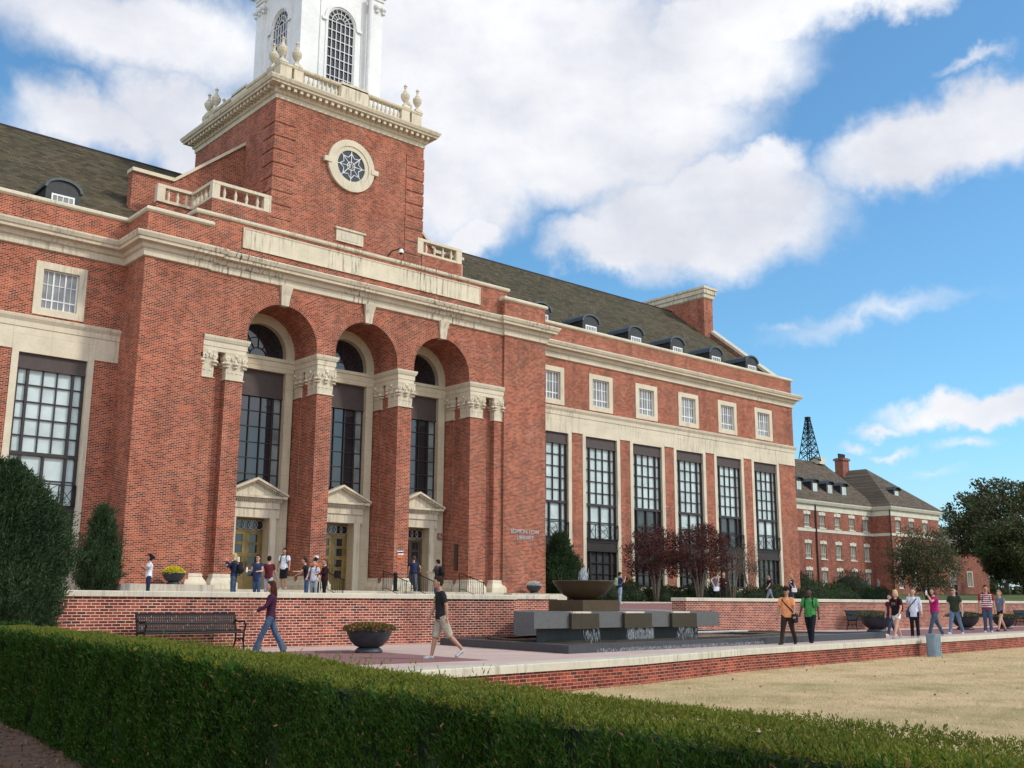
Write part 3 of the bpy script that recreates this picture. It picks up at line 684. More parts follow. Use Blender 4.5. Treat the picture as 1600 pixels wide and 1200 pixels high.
    for sg in (-1, 1):
        if idx == 2 and sg < 0: continue
        f = MB(); x0, x1 = (0.005, .715) if sg > 0 else (-.715, -.005); mid = (x0+x1)/2
        wall_rects(f, x0, x1, .45, 2.92, [(mid-.19, mid+.19, z, z+.34) for z in (1.02, 1.52, 2.02, 2.48)], 42.51, 42.57)
        for z in (1.02, 1.52, 2.02, 2.48): f.box(mid-.24, mid+.24, 42.495, 42.51, z-.05, z-.005).box(mid-.24, mid+.24, 42.495, 42.51, z+.345, z+.385)
        lf = f.build('door', 'gold_door' if idx < 2 else 'bronze_panel', LIB, loc); MB().box(x0+.1, x1-.1, 42.54, 42.55, .95, 2.85).build('door_glass', 'dark_glass', lf)
        hx = x0+.07 if sg > 0 else x1-.07; MB().tube([(hx, 42.46, 1.3), (hx, 42.46, 1.65)], .015, 6).tube([(hx, 42.46, 1.32), (hx, 42.51, 1.32)], .01, 5).tube([(hx, 42.46, 1.63), (hx, 42.51, 1.63)], .01, 5).build('door_handle', 'gold_door', lf)
        if idx == 0 and sg < 0: MB().box(mid-.12, mid+.12, 42.485, 42.493, 1.52, 1.83).build('notice', 'white_metal', lf)
        if idx == 2: MB().box(mid-.12, mid+.12, 42.485, 42.493, 1.5, 1.85).build('notice', 'white_metal', lf)
for i, c in enumerate(AC): portal(c, i)
# landing, steps, plinths
b = LM().box(18.9, 34.2, 39.3, 42.45, 0, .43).build('landing', 'step_stone', LIB)
for i, (yy, z) in enumerate(((38.95, .29), (38.6, .15))): LM().box(18.9, 34.2, yy, 39.3-.35*i, -.02, z).build('step', 'step_stone', LIB)
LM().box(15.25, 18.9, 38.75, 40.0, 0, .57).box(15.25, 15.67, 40, 42.0, 0, .57).build('plinth', 'coping_stone', LIB)
LM().box(34.2, 37.9, 38.75, 40.0, 0, .40).box(37.6, 37.9, 40, 42.0, 0, .40).build('plinth', 'coping_stone', LIB)
# ---- balustrades
BAL = [(.07, 0), (.07, .06), (.045, .08), (.075, .2), (.085, .27), (.05, .42), (.035, .5), (.06, .54), (.06, .6)]
bal_proto = {}
def baluster(h, parent, x, y, z, sc=1.0):
    key = round(h, 3)
    if key not in bal_proto:
        mb = MB(); mb.lathe([(r*sc, q*h/.6) for r, q in BAL], n=8); o = mb.build('baluster', 'limestone', parent, smooth=True); bal_proto[key] = o
    else:
        o = bal_proto[key].copy(); C.objects.link(o); o.parent = parent
    o.location = (x-L0[0], y-L0[1], z-L0[2])
def balustrade(x0, y0, x1, y1, z0, z1, n, posts=True, wd=.26, sc=1.35, pw=.36):
    b = LM(); h = wd/2
    if abs(x1-x0) > abs(y1-y0): R_ = lambda a, c, e, za, zb, hh: b.box(a, c, y0-hh, y0+hh, za, zb); s, e = x0, x1
    else: R_ = lambda a, c, e, za, zb, hh: b.box(x0-hh, x0+hh, a, c, za, zb); s, e = y0, y1
    R_(s, e, 0, z0, z0+.13, h); R_(s, e, 0, z1-.14, z1, h+.02); 
    if posts: R_(s-.003, s+pw, 0, z0+.01, z1-.01, h+.01); R_(e-pw, e+.003, 0, z0+.01, z1-.01, h+.01)
    p = b.build('balustrade', 'limestone', LIB); a = s+(pw if posts else 0); c = e-(pw if posts else 0)
    for i in range(n):
        t = a+(c-a)*(i+.5)/n
        if abs(x1-x0) > abs(y1-y0): baluster(z1-z0-.26, p, t, y0, z0+.13)
        else: baluster(z1-z0-.26, p, x0, t, z0+.13)
    return p
b = LM()
b.box(19.37, 22.3, 42.27, 45.4, 15.0, 17.58).box(31.0, 33.63, 42.27, 45.4, 15.0, 17.58)
b.box(17.7, 19.37, 44.4, 45.4, 15.0, 17.58).box(33.63, 35.3, 44.4, 45.4, 15.0, 17.58)
b.prism([(16.9, 15), (36.1, 15), (36.1, 19.1), (34.2, 19.1), (31, 21.95), (22.3, 21.95), (18.8, 19.1), (16.9, 19.1)], 'y', 45.36, 45.8)
b.build('attic_wall', 'red_brick', LIB)
for path in ([(16.85, 19.1), (18.84, 19.1), (22.32, 21.98)], [(36.15, 19.1), (34.16, 19.1), (30.98, 21.98)]):
    b = LM()
    for (xa, za), (xb, zb) in zip(path, path[1:]): b.prism([(xa, za), (xb, zb), (xb, zb+.17), (xa, za+.17)], 'y', 45.24, 45.9)
    b.build('raking_coping', 'limestone', LIB)
b = LM(); b.prism([(17.2, 15), (17.2, 18.4), (26.5, 22.9), (35.8, 18.4), (35.8, 15)], 'y', 45.81, 51.0); b.build('cross_roof', 'roof_shingle', LIB)
for sx in (-1, 1):
    X = lambda v: 26.5+sx*(v-26.5)
    balustrade(min(X(19.37), X(22.28)), 42.42, max(X(19.37), X(22.28)), 42.42, 17.58, 18.42, 4)
    balustrade(X(19.50), 42.56, X(19.50), 44.3, 17.58, 18.42, 4, posts=False)
    balustrade(min(X(17.7), X(19.7)), 44.45, max(X(17.7), X(19.7)), 44.45, 17.58, 18.42, 3)
    b = LM().sweep([(X(17.75), 45.3), (X(17.75), 44.6)][::1], [(0, 17.6), (.02, 18.4)]) if False else None
b = LM().box(26.0-.15, 27.55-.15, 42.28, 42.36, 17.12, 17.75).box(25.8, 27.5, 42.22, 42.36, 17.72, 17.82); b.build('vent_surround', 'limestone', LIB)
LM().box(26.12, 27.1, 42.265, 42.285, 17.22, 17.56).build('vent', 'coping_stone', LIB)
# ---- tower
tw_ = LM().box(22.3, 31.0, 42.35, 51.05, 13.0, 23.55).build('tower', 'red_brick', LIB)
b = LM()
for xa, xb in ((22.262, 23.4), (29.9, 31.038)):
    for k in range(10):
        z = 22.78-k*.68; b = LM().box(xa, xb, 42.312, 43.45, z-.56, z); b.build('quoin', 'red_brick', tw_)
TP = [(22.3, 51.05), (22.3, 42.35), (31.0, 42.35), (31.0, 51.05)]
b = LM().sweep(TP, [(-.02, 23.40), (.05, 23.42), (.06, 23.62), (.14, 23.66), (.16, 23.74), (.20, 23.92), (.52, 23.96), (.54, 24.06), (.60, 24.08), (.66, 24.22), (.66, 24.27), (-.02, 24.36)], closed=True)
b.box(22.31, 30.99, 42.36, 51.04, 24.0, 24.34); b.build('tower_cornice', 'limestone', tw_)
md0 = None
for (x, y) in [(22.35+i*.344, 42.05) for i in range(26)]+[(22.0, 42.40+i*.344) for i in range(26)]:
    if md0 is None: md0 = o = MB().box(-.075, .075, -.15, .15, 0, .17).build('modillion', 'limestone', tw_)
    else: o = md0.copy(); C.objects.link(o)
    o.location = (x-L0[0], y-L0[1], 23.78); o.rotation_euler = (0, 0, 0 if y == 42.05 else R(90))
# parapet with balusters
b = LM(); b.sweep([(22.5, 50.85), (22.5, 42.52), (30.9, 42.52), (30.9, 50.85)], [(-.25, 24.3), (.03, 24.32), (.03, 24.66), (-.25, 24.68)], closed=True)
b.sweep([(22.5, 50.85), (22.5, 42.52), (30.9, 42.52), (30.9, 50.85)], [(-.27, 25.30), (.02, 25.30), (.06, 25.36), (.06, 25.43), (-.27, 25.46)], closed=True)
def run(fn):
    for a, c in ((0, .62), (.76, 1.27), (3.34, 5.08), (7.14, 7.66), (7.80, 8.42)): fn(a, c)
run(lambda a, c: b.box(22.5+a, 22.5+c, 42.51, 42.79, 24.64, 25.34)); run(lambda a, c: b.box(22.49, 22.77, 42.52+a, 42.52+c, 24.64, 25.34))
run(lambda a, c: b.box(30.62, 30.91, 42.52+a, 42.52+c, 24.64, 25.34)); b.box(25.9, 27.5, 42.46, 42.84, 24.6, 25.56); b.box(22.44, 22.84, 45.9, 47.5, 24.6, 25.56)
pb = b.build('tower_balustrade', 'limestone', LIB)
for (a, c, n) in ((1.27, 3.34, 8), (5.08, 7.14, 8)):
    for i in range(n):
        t = a+(c-a)*(i+.5)/n; baluster(.661, pb, 22.5+t, 42.66, 24.66); baluster(.661, pb, 22.64, 42.52+t, 24.66)
URN = [(.16, 0), (.16, .08), (.06, .14), (.06, .2), (.13, .3), (.22, .45), (.25, .6), (.22, .7), (.12, .78), (.13, .82), (.08, .88), (.05, .98), (.07, 1.04), (.06, 1.1), (.10, 1.13), (.10, 1.17), (.05, 1.2), (.02, 1.28)]
u_ = MB().lathe([(r, z) for r, z in URN], n=14); u_.frus(0, 0, -.16, .02, .24, .24, .17, .17); U0 = u_.build('urn', 'limestone', LIB, smooth=False)
us = [(22.66, 42.68), (23.45, 42.68), (22.66, 43.55), (29.95, 42.68), (30.74, 42.68), (30.74, 43.55), (22.66, 50.6), (22.66, 49.75), (23.5, 50.6), (30.74, 50.6)]
for i, (x, y) in enumerate(us):
    o = U0 if i == 0 else U0.copy()
    if i: C.objects.link(o); o.parent = LIB
    o.location = (x-L0[0], y-L0[1], 25.6)
# round window
cx, cz, yy = 26.53, 21.12, 42.35
def ringp(mb, ra, rb, ya, yb, n=40, c=(cx, cz)):
    for i in range(n):
        a0, a1 = 2*math.pi*i/n, 2*math.pi*(i+1)/n
        mb.prism([(c[0]+ra*math.cos(a0), c[1]+ra*math.sin(a0)), (c[0]+ra*math.cos(a1), c[1]+ra*math.sin(a1)), (c[0]+rb*math.cos(a1), c[1]+rb*math.sin(a1)), (c[0]+rb*math.cos(a0), c[1]+rb*math.sin(a0))], 'y', ya, yb)
b = LM(); ringp(b, 1.02, 1.34, yy-.14, yy+.02); ringp(b, .80, 1.03, yy-.10, yy+.02)
for a in (0, 90, 180, 270):
    ca, sa = math.cos(R(a)), math.sin(R(a))
    if ca: b.box(min(cx+ca*1.15, cx+ca*1.56), max(cx+ca*1.15, cx+ca*1.56), yy-.18, yy, cz-.13, cz+.13)
    else: b.box(cx-.13, cx+.13, yy-.18, yy, min(cz+sa*1.15, cz+sa*1.56), max(cz+sa*1.15, cz+sa*1.56))
rw = b.build('round_window', 'limestone', tw_)
b = LM(); b.prism([(cx+.82*math.cos(2*math.pi*i/40), cz+.82*math.sin(2*math.pi*i/40)) for i in range(40)], 'y', yy-.04, yy-.02); b.build('pane', 'dark_glass', tw_)
b = LM()
for i in range(8):
    a = math.pi*i/4; b.tube([(cx, yy-.06, cz), (cx+.80*math.cos(a), yy-.06, cz+.80*math.sin(a))], .022, 5)
    a1 = a+math.pi/4; pa = Vector((cx+.66*math.cos(a), yy-.06, cz+.66*math.sin(a))); pb_ = Vector((cx+.66*math.cos(a1), yy-.06, cz+.66*math.sin(a1))); mm = Vector((cx+.46*math.cos(a+math.pi/8), yy-.06, cz+.46*math.sin(a+math.pi/8)))
    b.tube([pa, (pa+mm)/2*.98+mm*.02, mm, (pb_+mm)/2*.98+mm*.02, pb_], .022, 5)
for q in (.22, .10): b.tube([(cx+q*math.cos(t*math.pi/8), yy-.06, cz+q*math.sin(t*math.pi/8)) for t in range(17)], .022, 5)
b.build('tracery', 'white_paint', tw_)
# ---- cupola
x0, x1, y0, y1 = 24.2, 28.8, 43.7, 48.3
WS, WH, ZB, ZS = .80, .80, 25.9, 29.5
def arch_wall(mb, face):
    c = 26.5 if face == 'f' else 46.0
    a, b2 = (x0, x1) if face == 'f' else (y0+.3, y1)
    def P(u, v, w0, w1):
        return mb.box(u, v, y0, y0+.3, w0, w1) if face == 'f' else mb.box(x0, x0+.3, u, v, w0, w1)
    P(a, c-WS, 24.3, 33); P(c+WS, b2, 24.3, 33); P(c-WS, c+WS, 24.3, ZB); N = 16
    for i in range(N):
        a0, a1 = math.pi*(1-i/N), math.pi*(1-(i+1)/N); q = [(c+WS*math.cos(a0), ZS+WS*math.sin(a0)), (c+WS*math.cos(a1), ZS+WS*math.sin(a1)), (c+WS*math.cos(a1), 33), (c+WS*math.cos(a0), 33)]
        mb.prism(q, 'y' if face == 'f' else 'x', y0 if face == 'f' else x0, (y0 if face == 'f' else x0)+.3)
b = LM(); arch_wall(b, 'f'); arch_wall(b, 's'); b.box(x1-.3, x1, y0+.3, y1, 24.3, 33).box(x0+.3, x1-.3, y1-.3, y1, 24.3, 33)
cup = b.build('cupola', 'white_paint', LIB)
b = LM()
for (px, py) in ((x0, y0), (x1, y0), (x0, y1), (x1, y1)):
    sx = 1 if px == x0 else -1; sy = 1 if py == y0 else -1
    for t in (0,):
        b.box(min(px-sx*.14, px+sx*.62), max(px-sx*.14, px+sx*.62), min(py-sy*.14, py+sy*.62), max(py-sy*.14, py+sy*.62), 24.3, 31.6)
        b.box(min(px-sx*.22, px+sx*.70), max(px-sx*.22, px+sx*.70), min(py-sy*.22, py+sy*.70), max(py-sy*.22, py+sy*.70), 24.3, 25.7)
        b.box(min(px-sx*.20, px+sx*.68), max(px-sx*.20, px+sx*.68), min(py-sy*.20, py+sy*.68), max(py-sy*.20, py+sy*.68), 31.6, 31.75)
    for (ox, oy) in ((-.16, .0), (.24, 0), (.64, 0)): b.ball((px+sx*ox, py-sy*.2, 31.2), .17, .13, .16); b.ball((px+sx*ox, py-sy*.18, 30.95), .12, .1, .1)
    for (ox, oy) in ((0, -.16), (0, .24), (0, .64)): b.ball((px-sx*.2, py+sy*oy, 31.2), .13, .17, .16); b.ball((px-sx*.18, py+sy*oy, 30.95), .1, .12, .1)
b.tube([(x1-.72, y0-.30, 25.7), (x1-.72, y0-.30, 31.5)], .13, 10)
for sgn in (-1, 1):
    b.box(26.5+sgn*1.25-.03, 26.5+sgn*1.25+.03, y0-.05, y0, 25.8, 30.9); b.box(x0-.05, x0, 46+sgn*1.25-.03, 46+sgn*1.25+.03, 25.8, 30.9)
b.build('corner_pilaster', 'white_paint', cup)
b = LM(); b.sweep([(x0, y1), (x0, y0), (x1, y0), (x1, y1)], [(-.02, 31.75), (.22, 31.78), (.25, 32.0), (.55, 32.1), (.65, 32.4), (-.02, 32.6)], closed=True); b.frus(26.5, 46, 32.5, 33.4, 2.4, 2.4, 2.0, 2.0)
b.lathe([(1.9, 33.3), (1.85, 35.5), (2.1, 35.7), (1.7, 36.2), (1.0, 37.3), (.3, 38.0), (.05, 40.5)], (26.5, 46, 0), 16); b.build('cupola_top', 'white_paint', cup)
def cup_window(face):
    c = 26.5 if face == 'f' else 46.0; d0 = y0 if face == 'f' else x0; ax = 'y' if face == 'f' else 'x'
    def P(mb, u, v, w0, w1, da, db): return mb.box(u, v, d0+da, d0+db, w0, w1) if face == 'f' else mb.box(d0+da, d0+db, u, v, w0, w1)
    def T(mb, pts, r_): mb.tube([(p[0], d0+.06, p[1]) if face == 'f' else (d0+.06, p[0], p[1]) for p in pts], r_, 5)
    g = LM(); g.prism([(c-WS, ZB), (c+WS, ZB)]+[(c+WS*math.cos(math.pi*i/16), ZS+WS*math.sin(math.pi*i/16)) for i in range(17)], ax, d0+.12, d0+.16)
    f = LM()
    for i in range(0, 7): u = c-WS+WS*2*i/6; t = .035 if i in (0, 6) else .016; P(f, u-t, u+t, ZB, ZS, .03, .09)
    for k in range(8): z = ZB+(ZS-ZB)*k/7; P(f, c-WS, c+WS, z-.018, z+.018, .035, .085)
    for rr_ in (WS-.02, .54, .28): T(f, [(c+rr_*math.cos(math.pi*i/16), ZS+rr_*math.sin(math.pi*i/16)) for i in range(17)], .022)
    for i in range(1, 8): a = math.pi*i/8; T(f, [(c+.28*math.cos(a), ZS+.28*math.sin(a)), (c+WS*math.cos(a), ZS+WS*math.sin(a))], .018)
    wd = f.build('arched_window', 'white_paint', cup); g.build('pane', 'dark_glass', cup)
    f = LM(); N = 16
    for i in range(N):
        a0, a1 = math.pi*(1-i/N), math.pi*(1-(i+1)/N)
        f.prism([(c+ra*math.cos(a_), ZS+ra*math.sin(a_)) for ra, a_ in ((.88, a0), (.88, a1), (1.02, a1), (1.02, a0))], ax, d0-.06, d0+.01)
    for sg in (-1, 1): P(f, min(c+sg*.9, c+sg*1.2), max(c+sg*.9, c+sg*1.2), ZS-.16, ZS, -.1, .0); P(f, min(c+sg*.84, c+sg*.94), max(c+sg*.84, c+sg*.94), ZB, ZS-.16, -.04, 0)
    P(f, c-1.05, c+1.05, ZB-.12, ZB, -.12, 0); f.build('window_moulding', 'white_paint', cup)
cup_window('f'); cup_window('s')
G, LAWN = -1.17, -1.72
# ================================================================== ground, terraces, paving
def sheet(name, pts, z, mat, zs=None):
    b = MB(); b.add([(x, y, (zs[i] if zs else z)) for i, (x, y) in enumerate(pts)], [tuple(range(len(pts)))]); return struct(b.build(name, mat))
# low garden wall line (front face), lawn on the camera side, plaza behind
WL = [(5.15, 14.3), (17.5, 15.75), (23.1, 17.05), (32.6, 18.25), (45.5, 19.7), (62, 21.6), (90, 25.0), (130, 29.5)]
def wx(x):
    for (a, b), (c, d) in zip(WL, WL[1:]):
        if a <= x <= c: return b+(d-b)*(x-a)/(c-a)
    return WL[0][1] if x < WL[0][0] else WL[-1][1]
b = MB(); n = len(WL)
b.add([(900, -600, LAWN), (900, 29.5, LAWN), (130, 29.5, LAWN)]+[(x, y, LAWN) for x, y in WL[::-1][1:]]+[(5.0, 14.3, LAWN), (5.0, 7, LAWN), (4.0, 0, LAWN), (4.0, -600, LAWN)], [tuple(range(n+6))])
struct(b.build('lawn_ground', 'dry_grass'))
sheet('plaza', WL+[(130, 40), (33, 40), (5, 40), (5, 15.2)], G, 'paving')
sheet('red_paving', [(6.5, 17.3), (14.4, 17.0), (14.55, 22.5), (6.5, 22.8)], G+.004, 'red_paving')
sheet('red_paving', [(38.2, 20.6), (90, 25.6), (90, 27.1), (60, 26.0), (38.2, 25.2)], G+.004, 'red_paving')
sheet('lawn_ground', [(-600, -600), (4.0, -600), (4.0, 0), (4.0, 7.2), (-600, 7.2)], LAWN, 'dry_grass')
sheet('earth_bank', [(-600, 7.0), (4.1, 7.0), (4.9, 11), (5.3, 14.5), (5.4, 18), (8.0, 24.5), (-600, 24.5)], -1.70, 'soil')
sheet('upper_terrace', [(-600, 24.9), (21.5, 24.9), (21.5, 28.3), (27.2, 28.3), (27.2, 41.9), (-600, 41.9)], -.02, 'red_paving')
sheet('upper_terrace', [(46, 27.5), (90, 27.5), (90, 37.4), (46, 37.4)], -.02, 'red_paving')
sheet('ramp', [(33.4, 27.5), (46, 27.5), (46, 37.4)], 0, 'red_paving', [-.30, -.02, -.02])
sheet('ramp', [(21.8, 27.3), (33.4, 27.3), (33.4, 28.4), (21.8, 28.02)], -.30, 'paving')
sheet('ramp', [(21.8, 28.0), (33.4, 28.4), (27.2, 37.6)], 0, 'red_paving', [-.30, -.30, -.10])
sheet('ramp', [(33.4, 27.5), (46, 37.4), (27.2, 37.6)], 0, 'red_paving', [-.30, -.02, -.10])
sheet('planting_bed', [(27.2, 37.4), (80, 37.4), (80, 43), (27.2, 43)], -.09, 'soil')
sheet('far_ground', [(70, 27.5), (85, 27.5), (100, 40), (1500, 40), (1500, 1500), (-900, 1500), (-900, 41.5), (70, 41.5)], 0, 'green_grass', [-.03, .1, .9, 2.2, 2.2, -.1, -.1, -.03])
def brickwall(name, label, cat, pts, z0, z1, th, cop_h, mat='terrace_brick', over=.06, group=None):
    t = thing(name, label, cat, (pts[0][0], pts[0][1], z0), group=group); off = (pts[0][0], pts[0][1], z0)
    b = MB(off); b.sweep(pts, [(0, z0), (0, z1-cop_h), (-th, z1-cop_h), (-th, z0)]); b.build('brickwork', mat, t)
    b = MB(off); b.sweep(pts, [(over, z1-cop_h-.001), (over, z1-.02), (over-.02, z1), (-th-over, z1), (-th-over, z1-cop_h-.001)]); b.build('coping', 'coping_stone', t)
    # coping joints
    return t
brickwall('terrace_wall', 'long brick retaining wall with pale coping running behind the bench and the left planter', 'wall', [(-20, 24.6), (21.8, 24.6), (21.8, 28.0)], G-.1, .20, .35, .13)
brickwall('terrace_wall', 'low brick cheek wall with rounded coping just left of the fountain bowl', 'wall', [(21.9, 28.05), (26.95, 28.05), (26.95, 29)], -.6, .23, .35, .13)
brickwall('terrace_wall', 'long brick retaining wall with pale coping behind the right hand planters and walkers', 'wall', [(33.1, 27.9), (33.1, 27.2), (85, 27.2), (98, 31)], G-.1, .20, .35, .13)
gw = thing('garden_wall', 'low curved brick wall with wide flush stone coping edging the dry lawn', 'wall', (17.5, 15.75, LAWN))
o_ = (17.5, 15.75, LAWN)
b = MB(o_); b.sweep(WL, [(0, LAWN-.1), (0, G-.13), (-.3, G-.13), (-.3, LAWN-.1)]); b.build('brickwork', 'garden_brick', gw)
b = MB(o_); b.sweep(WL, [(.05, G-.135), (.05, G+.0), (.03, G+.02), (-.52, G+.02), (-.52, G-.135)]); b.build('coping', 'coping_stone', gw)
cb = MB((38, 37.4, -.1)); cb.sweep([(36, 37.6), (70, 37.6)], [(0, -.1), (0, .035), (-.3, .035), (-.3, -.1)])
tag(cb.build('stone_curb', 'coping_stone', None, (38, 37.4, -.1)), 'pale stone curb edging the shrub bed before the right wing', 'curb')
# ================================================================== fountain
FO = (22.2, 22.0, G)
ft = thing('fountain', 'dark granite fountain with a round bowl on a slab over a shallow pool', 'fountain', FO)
def FM(): return MB(FO)
POOL = [(17.6, 17.95), (35.0, 19.85), (32.3, 25.0), (32.0, 26.6), (21.9, 26.6), (21.9, 24.45), (18.3, 23.7)]
def inset(poly, d):
    n = len(poly); out = []
    for i in range(n):
        p, a, c = Vector(poly[i]), Vector(poly[i-1]), Vector(poly[(i+1) % n]); d1 = (p-a).normalized(); d2 = (c-p).normalized()
        n1 = Vector((-d1.y, d1.x)); n2 = Vector((-d2.y, d2.x)); q = n1+n2; q = q/(q.length_squared/2); out.append(p+q*d)
    return out
b = FM(); inn = inset(POOL, .38); n = len(POOL)
vs = [(x, y, z) for ring, z in ((POOL, G-.02), (POOL, G+.19), (inn, G+.19), (inn, G+.02)) for x, y in ring]
b.add(vs, [(k*n+i, k*n+(i+1) % n, (k+1)*n+(i+1) % n, (k+1)*n+i) for k in range(3) for i in range(n)]); b.build('pool_rim', 'dark_granite', ft)
struct(MB().add([(x, y, G+.145) for x, y in inn], [tuple(range(n))]).build('pool_water', 'water'))
# inner step ring
in2 = [(18.9, 21.6), (19.2, 20.6), (21, 19.6), (27, 20.1), (30.2, 20.9), (30.4, 23.8), (22, 23.9), (19.4, 23.0)]
b = FM(); i3 = inset(in2, .22); n = len(in2)
vs = [(x, y, z) for ring, z in ((in2, G), (in2, G+.20), (i3, G+.20), (i3, G)) for x, y in ring]
b.add(vs, [(k*n+i, k*n+(i+1) % n, (k+1)*n+(i+1) % n, (k+1)*n+i) for k in range(3) for i in range(n)]); b.build('inner_rim', 'wet_granite', ft)
ZT_, ZB_ = -.25, -.66
SL = [(18.4, 20.0), (25.0, 20.0), (25.85, 20.0), (26.4, 21.0), (26.2, 23.3), (25.0, 24.2), (21.9, 24.2), (20.6, 23.0), (18.45, 20.75)]
FM().prism(SL, 'z', ZB_, ZT_).build('slab', 'granite', ft)
FM().prism(inset(SL, .55), 'z', G, ZB_).build('pedestal', 'dark_granite', ft)
FM().box(21.9, 33.1, 27.25, 27.45, G, -.302).build('back_wall', 'dark_granite', ft)
for i, (xa, xb) in enumerate(((19.63, 20.65), (21.64, 22.74), (23.61, 24.69))):
    b = FM().box(xa, xb, 19.90, 20.02, ZB_-.02, ZT_-.04); b.build('spillway', 'wet_granite', ft)
    FM().box(xa+.05, xb-.3, 19.90, 20.2, ZT_-.035, ZT_+.010).build('spill_lip', 'coping_stone', ft)
FM().box(21.45, 22.95, 21.3, 22.7, ZT_, .06).build('drum', 'wet_bowl', ft)
FM().lathe([(.30, .06), (.42, .10), (.62, .22), (.80, .42), (.89, .57), (.92, .60), (.90, .61), (.86, .585), (.5, .57), (.02, .57)], (22.2, 22.0, 0), 40).build('bowl', 'wet_bowl', ft, smooth=True)
rng = np.random.default_rng(3)
def tris_water(P0, P1, n, wd, spread):
    t = rng.uniform(0, 1, (n, 1)); p = np.array(P0)*(1-t)+np.array(P1)*t+rng.normal(size=(n, 3))*np.array(spread); return p
def strand(P, L, w):
    k = len(P); d = np.tile([[0, -.05, -1.0]], (k, 1))+rng.normal(size=(k, 3))*.12; d = nrm(d); q = nrm(np.cross(d, rng.normal(size=(k, 3)))); l = L*rng.uniform(.5, 1.6, (k, 1)); q = q*w
    return np.stack([P, P+d*l*.3+q, P+d*l, P+d*l*.3-q], 1)
for j, (xa, xb, k) in enumerate(((20.0, 20.6, 110), (21.66, 22.7, 420), (23.7, 24.6, 150))):
    P = np.stack([rng.uniform(xa, xb, k), 19.86-rng.uniform(0, .08, k), rng.uniform(G+.25, ZB_, k)], 1)
    o = quadmesh('falling_water', strand(P-np.array(FO), .13, .007), 'white_water', loc=FO)
    tag(o, ['thin trickle of water falling from the left spillway', 'broad white curtain of water falling from the middle spillway', 'sparse drips falling from the right spillway of the fountain'][j], 'falling water', 'water falling from the fountain spillways')
P = np.stack([rng.normal(22.2, .035, 500), rng.normal(22.0, .035, 500), rng.uniform(.55, 1.0, 500)], 1); P[:, :2] = (P[:, :2]-[22.2, 22.0])*(1.9-P[:, 2:3])*1.3+[22.2, 22.0]
o = quadmesh('water_jet', strand(P-np.array((22.2, 22, .6)), .12, .012), 'white_water', loc=(22.2, 22, .6)); tag(o, 'short white water jet bubbling up from the fountain bowl', 'water jet')
k = 1500; X = rng.uniform(18.6, 26.5, k); P = np.stack([X, 17.95+(X-17.6)*.1092-.03-rng.uniform(0, .03, k), rng.uniform(G+.02, G+.11, k)], 1)
o = quadmesh('overflow_water', strand(P-np.array((22, 18.4, G)), .05, .006), 'white_water', loc=(22, 18.4, G)); tag(o, 'thin white sheet of water running over the front pool rim', 'falling water')
FM().tube([(26.5, 22.6, G+.22), (31.3, 23.0, G+.22)], .035, 6).build('pipe', 'silver_letter', ft)
# ================================================================== planters
def make_planter(mat='planter_resin'):
    t = thing('planter', 'x', 'planter')
    MB().lathe([(.02, .12), (.22, .12), (.34, .17), (.47, .30), (.545, .46), (.56, .52), (.575, .53), (.575, .575), (.545, .58), (.53, .52), (.02, .50)], n=36).build('bowl', mat, t, smooth=True)
    MB().lathe([(.33, 0), (.34, .02), (.34, .05), (.29, .11), (.24, .135), (.02, .14)], n=30).build('foot', mat, t, smooth=True)
    return t
def setup(t, loc, s, label, group):
    t.location = loc; t.scale = (s, s, s); t['label'] = label; t['group'] = group; return t
pl0 = make_planter()
def flowers(name, label, cat, loc, rx, rz, k, mats, L, seed=1, frac=.5, group=None, z0=0):
    rg = np.random.default_rng(seed); d = nrm(rg.normal(size=(k, 3))); d[:, 2] = np.abs(d[:, 2]); r_ = rg.uniform(.75, 1.02, (k, 1)) if name != 'x' else 1
    P = d*r_*np.array([rx, rx, rz]); P[:, 2] += z0; V = leaves(P, rg, L, L*.7, d, .9); mi = (rg.uniform(size=k) > frac).astype(int)
    return tag(quadmesh(name, V, mats, extra=mi, loc=loc), label, cat, group)
plg = 'round dark bowl planters'
PLS = [((14.15, 21.0, G), .94, 'dark bowl planter with rusty plants between the walking woman and man'), ((41.8, 24.1, G), 1.22, 'dark bowl planter with green plants left of the blonde woman'),
       ((49.7, 24.1, G), 1.15, 'dark bowl planter behind the man in the dark green shirt'), ((53.6, 24.0, G), 1.0, 'dark bowl planter mostly hidden behind the man in the striped shirt')]
for i, (l, s, lab) in enumerate(PLS):
    t = pl0 if i == 0 else copy_tree(pl0); setup(t, l, s, lab, plg)
    if i == 0: flowers('bedding_plants', 'rusty orange low plants filling the leftmost plaza planter', 'plants', (l[0], l[1], l[2]+.51), .60, .15, 2600, ['rust_leaf', 'green_leaf'], .06, 5, .72)
    else: flowers('bedding_plants', ['', 'green brown plants spilling from the planter left of the blonde woman', 'green brown plants in the planter behind the man in dark green', 'green brown plants in the planter behind the striped shirt man'][i], 'plants', (l[0], l[1], l[2]+.54*s), .76*s, .17*s, 1800, ['olive_leaf', 'green_leaf'], .06, 5+i, .5)
for (l, s, lab, mats, lab2, nm) in (((17.45, 39.25, .57), .76, 'dark bowl of yellow flowers on the ledge beside the woman in white', ['yellow_flower', 'green_leaf'], 'dome of bright yellow chrysanthemums in the left ledge bowl', 'chrysanthemums'),
       ((36.2, 39.35, .40), .68, 'dark bowl of white flowers on the ledge below the wall lettering', ['white_flower', 'green_leaf'], 'dome of white chrysanthemums in the right ledge bowl', 'chrysanthemums')):
    t = copy_tree(pl0); setup(t, l, s, lab, plg); flowers(nm, lab2, 'flowers', (l[0], l[1], l[2]+.52*s), .55*s, .36*s, 2600, mats, .045, 9, .88, group='domes of chrysanthemums')
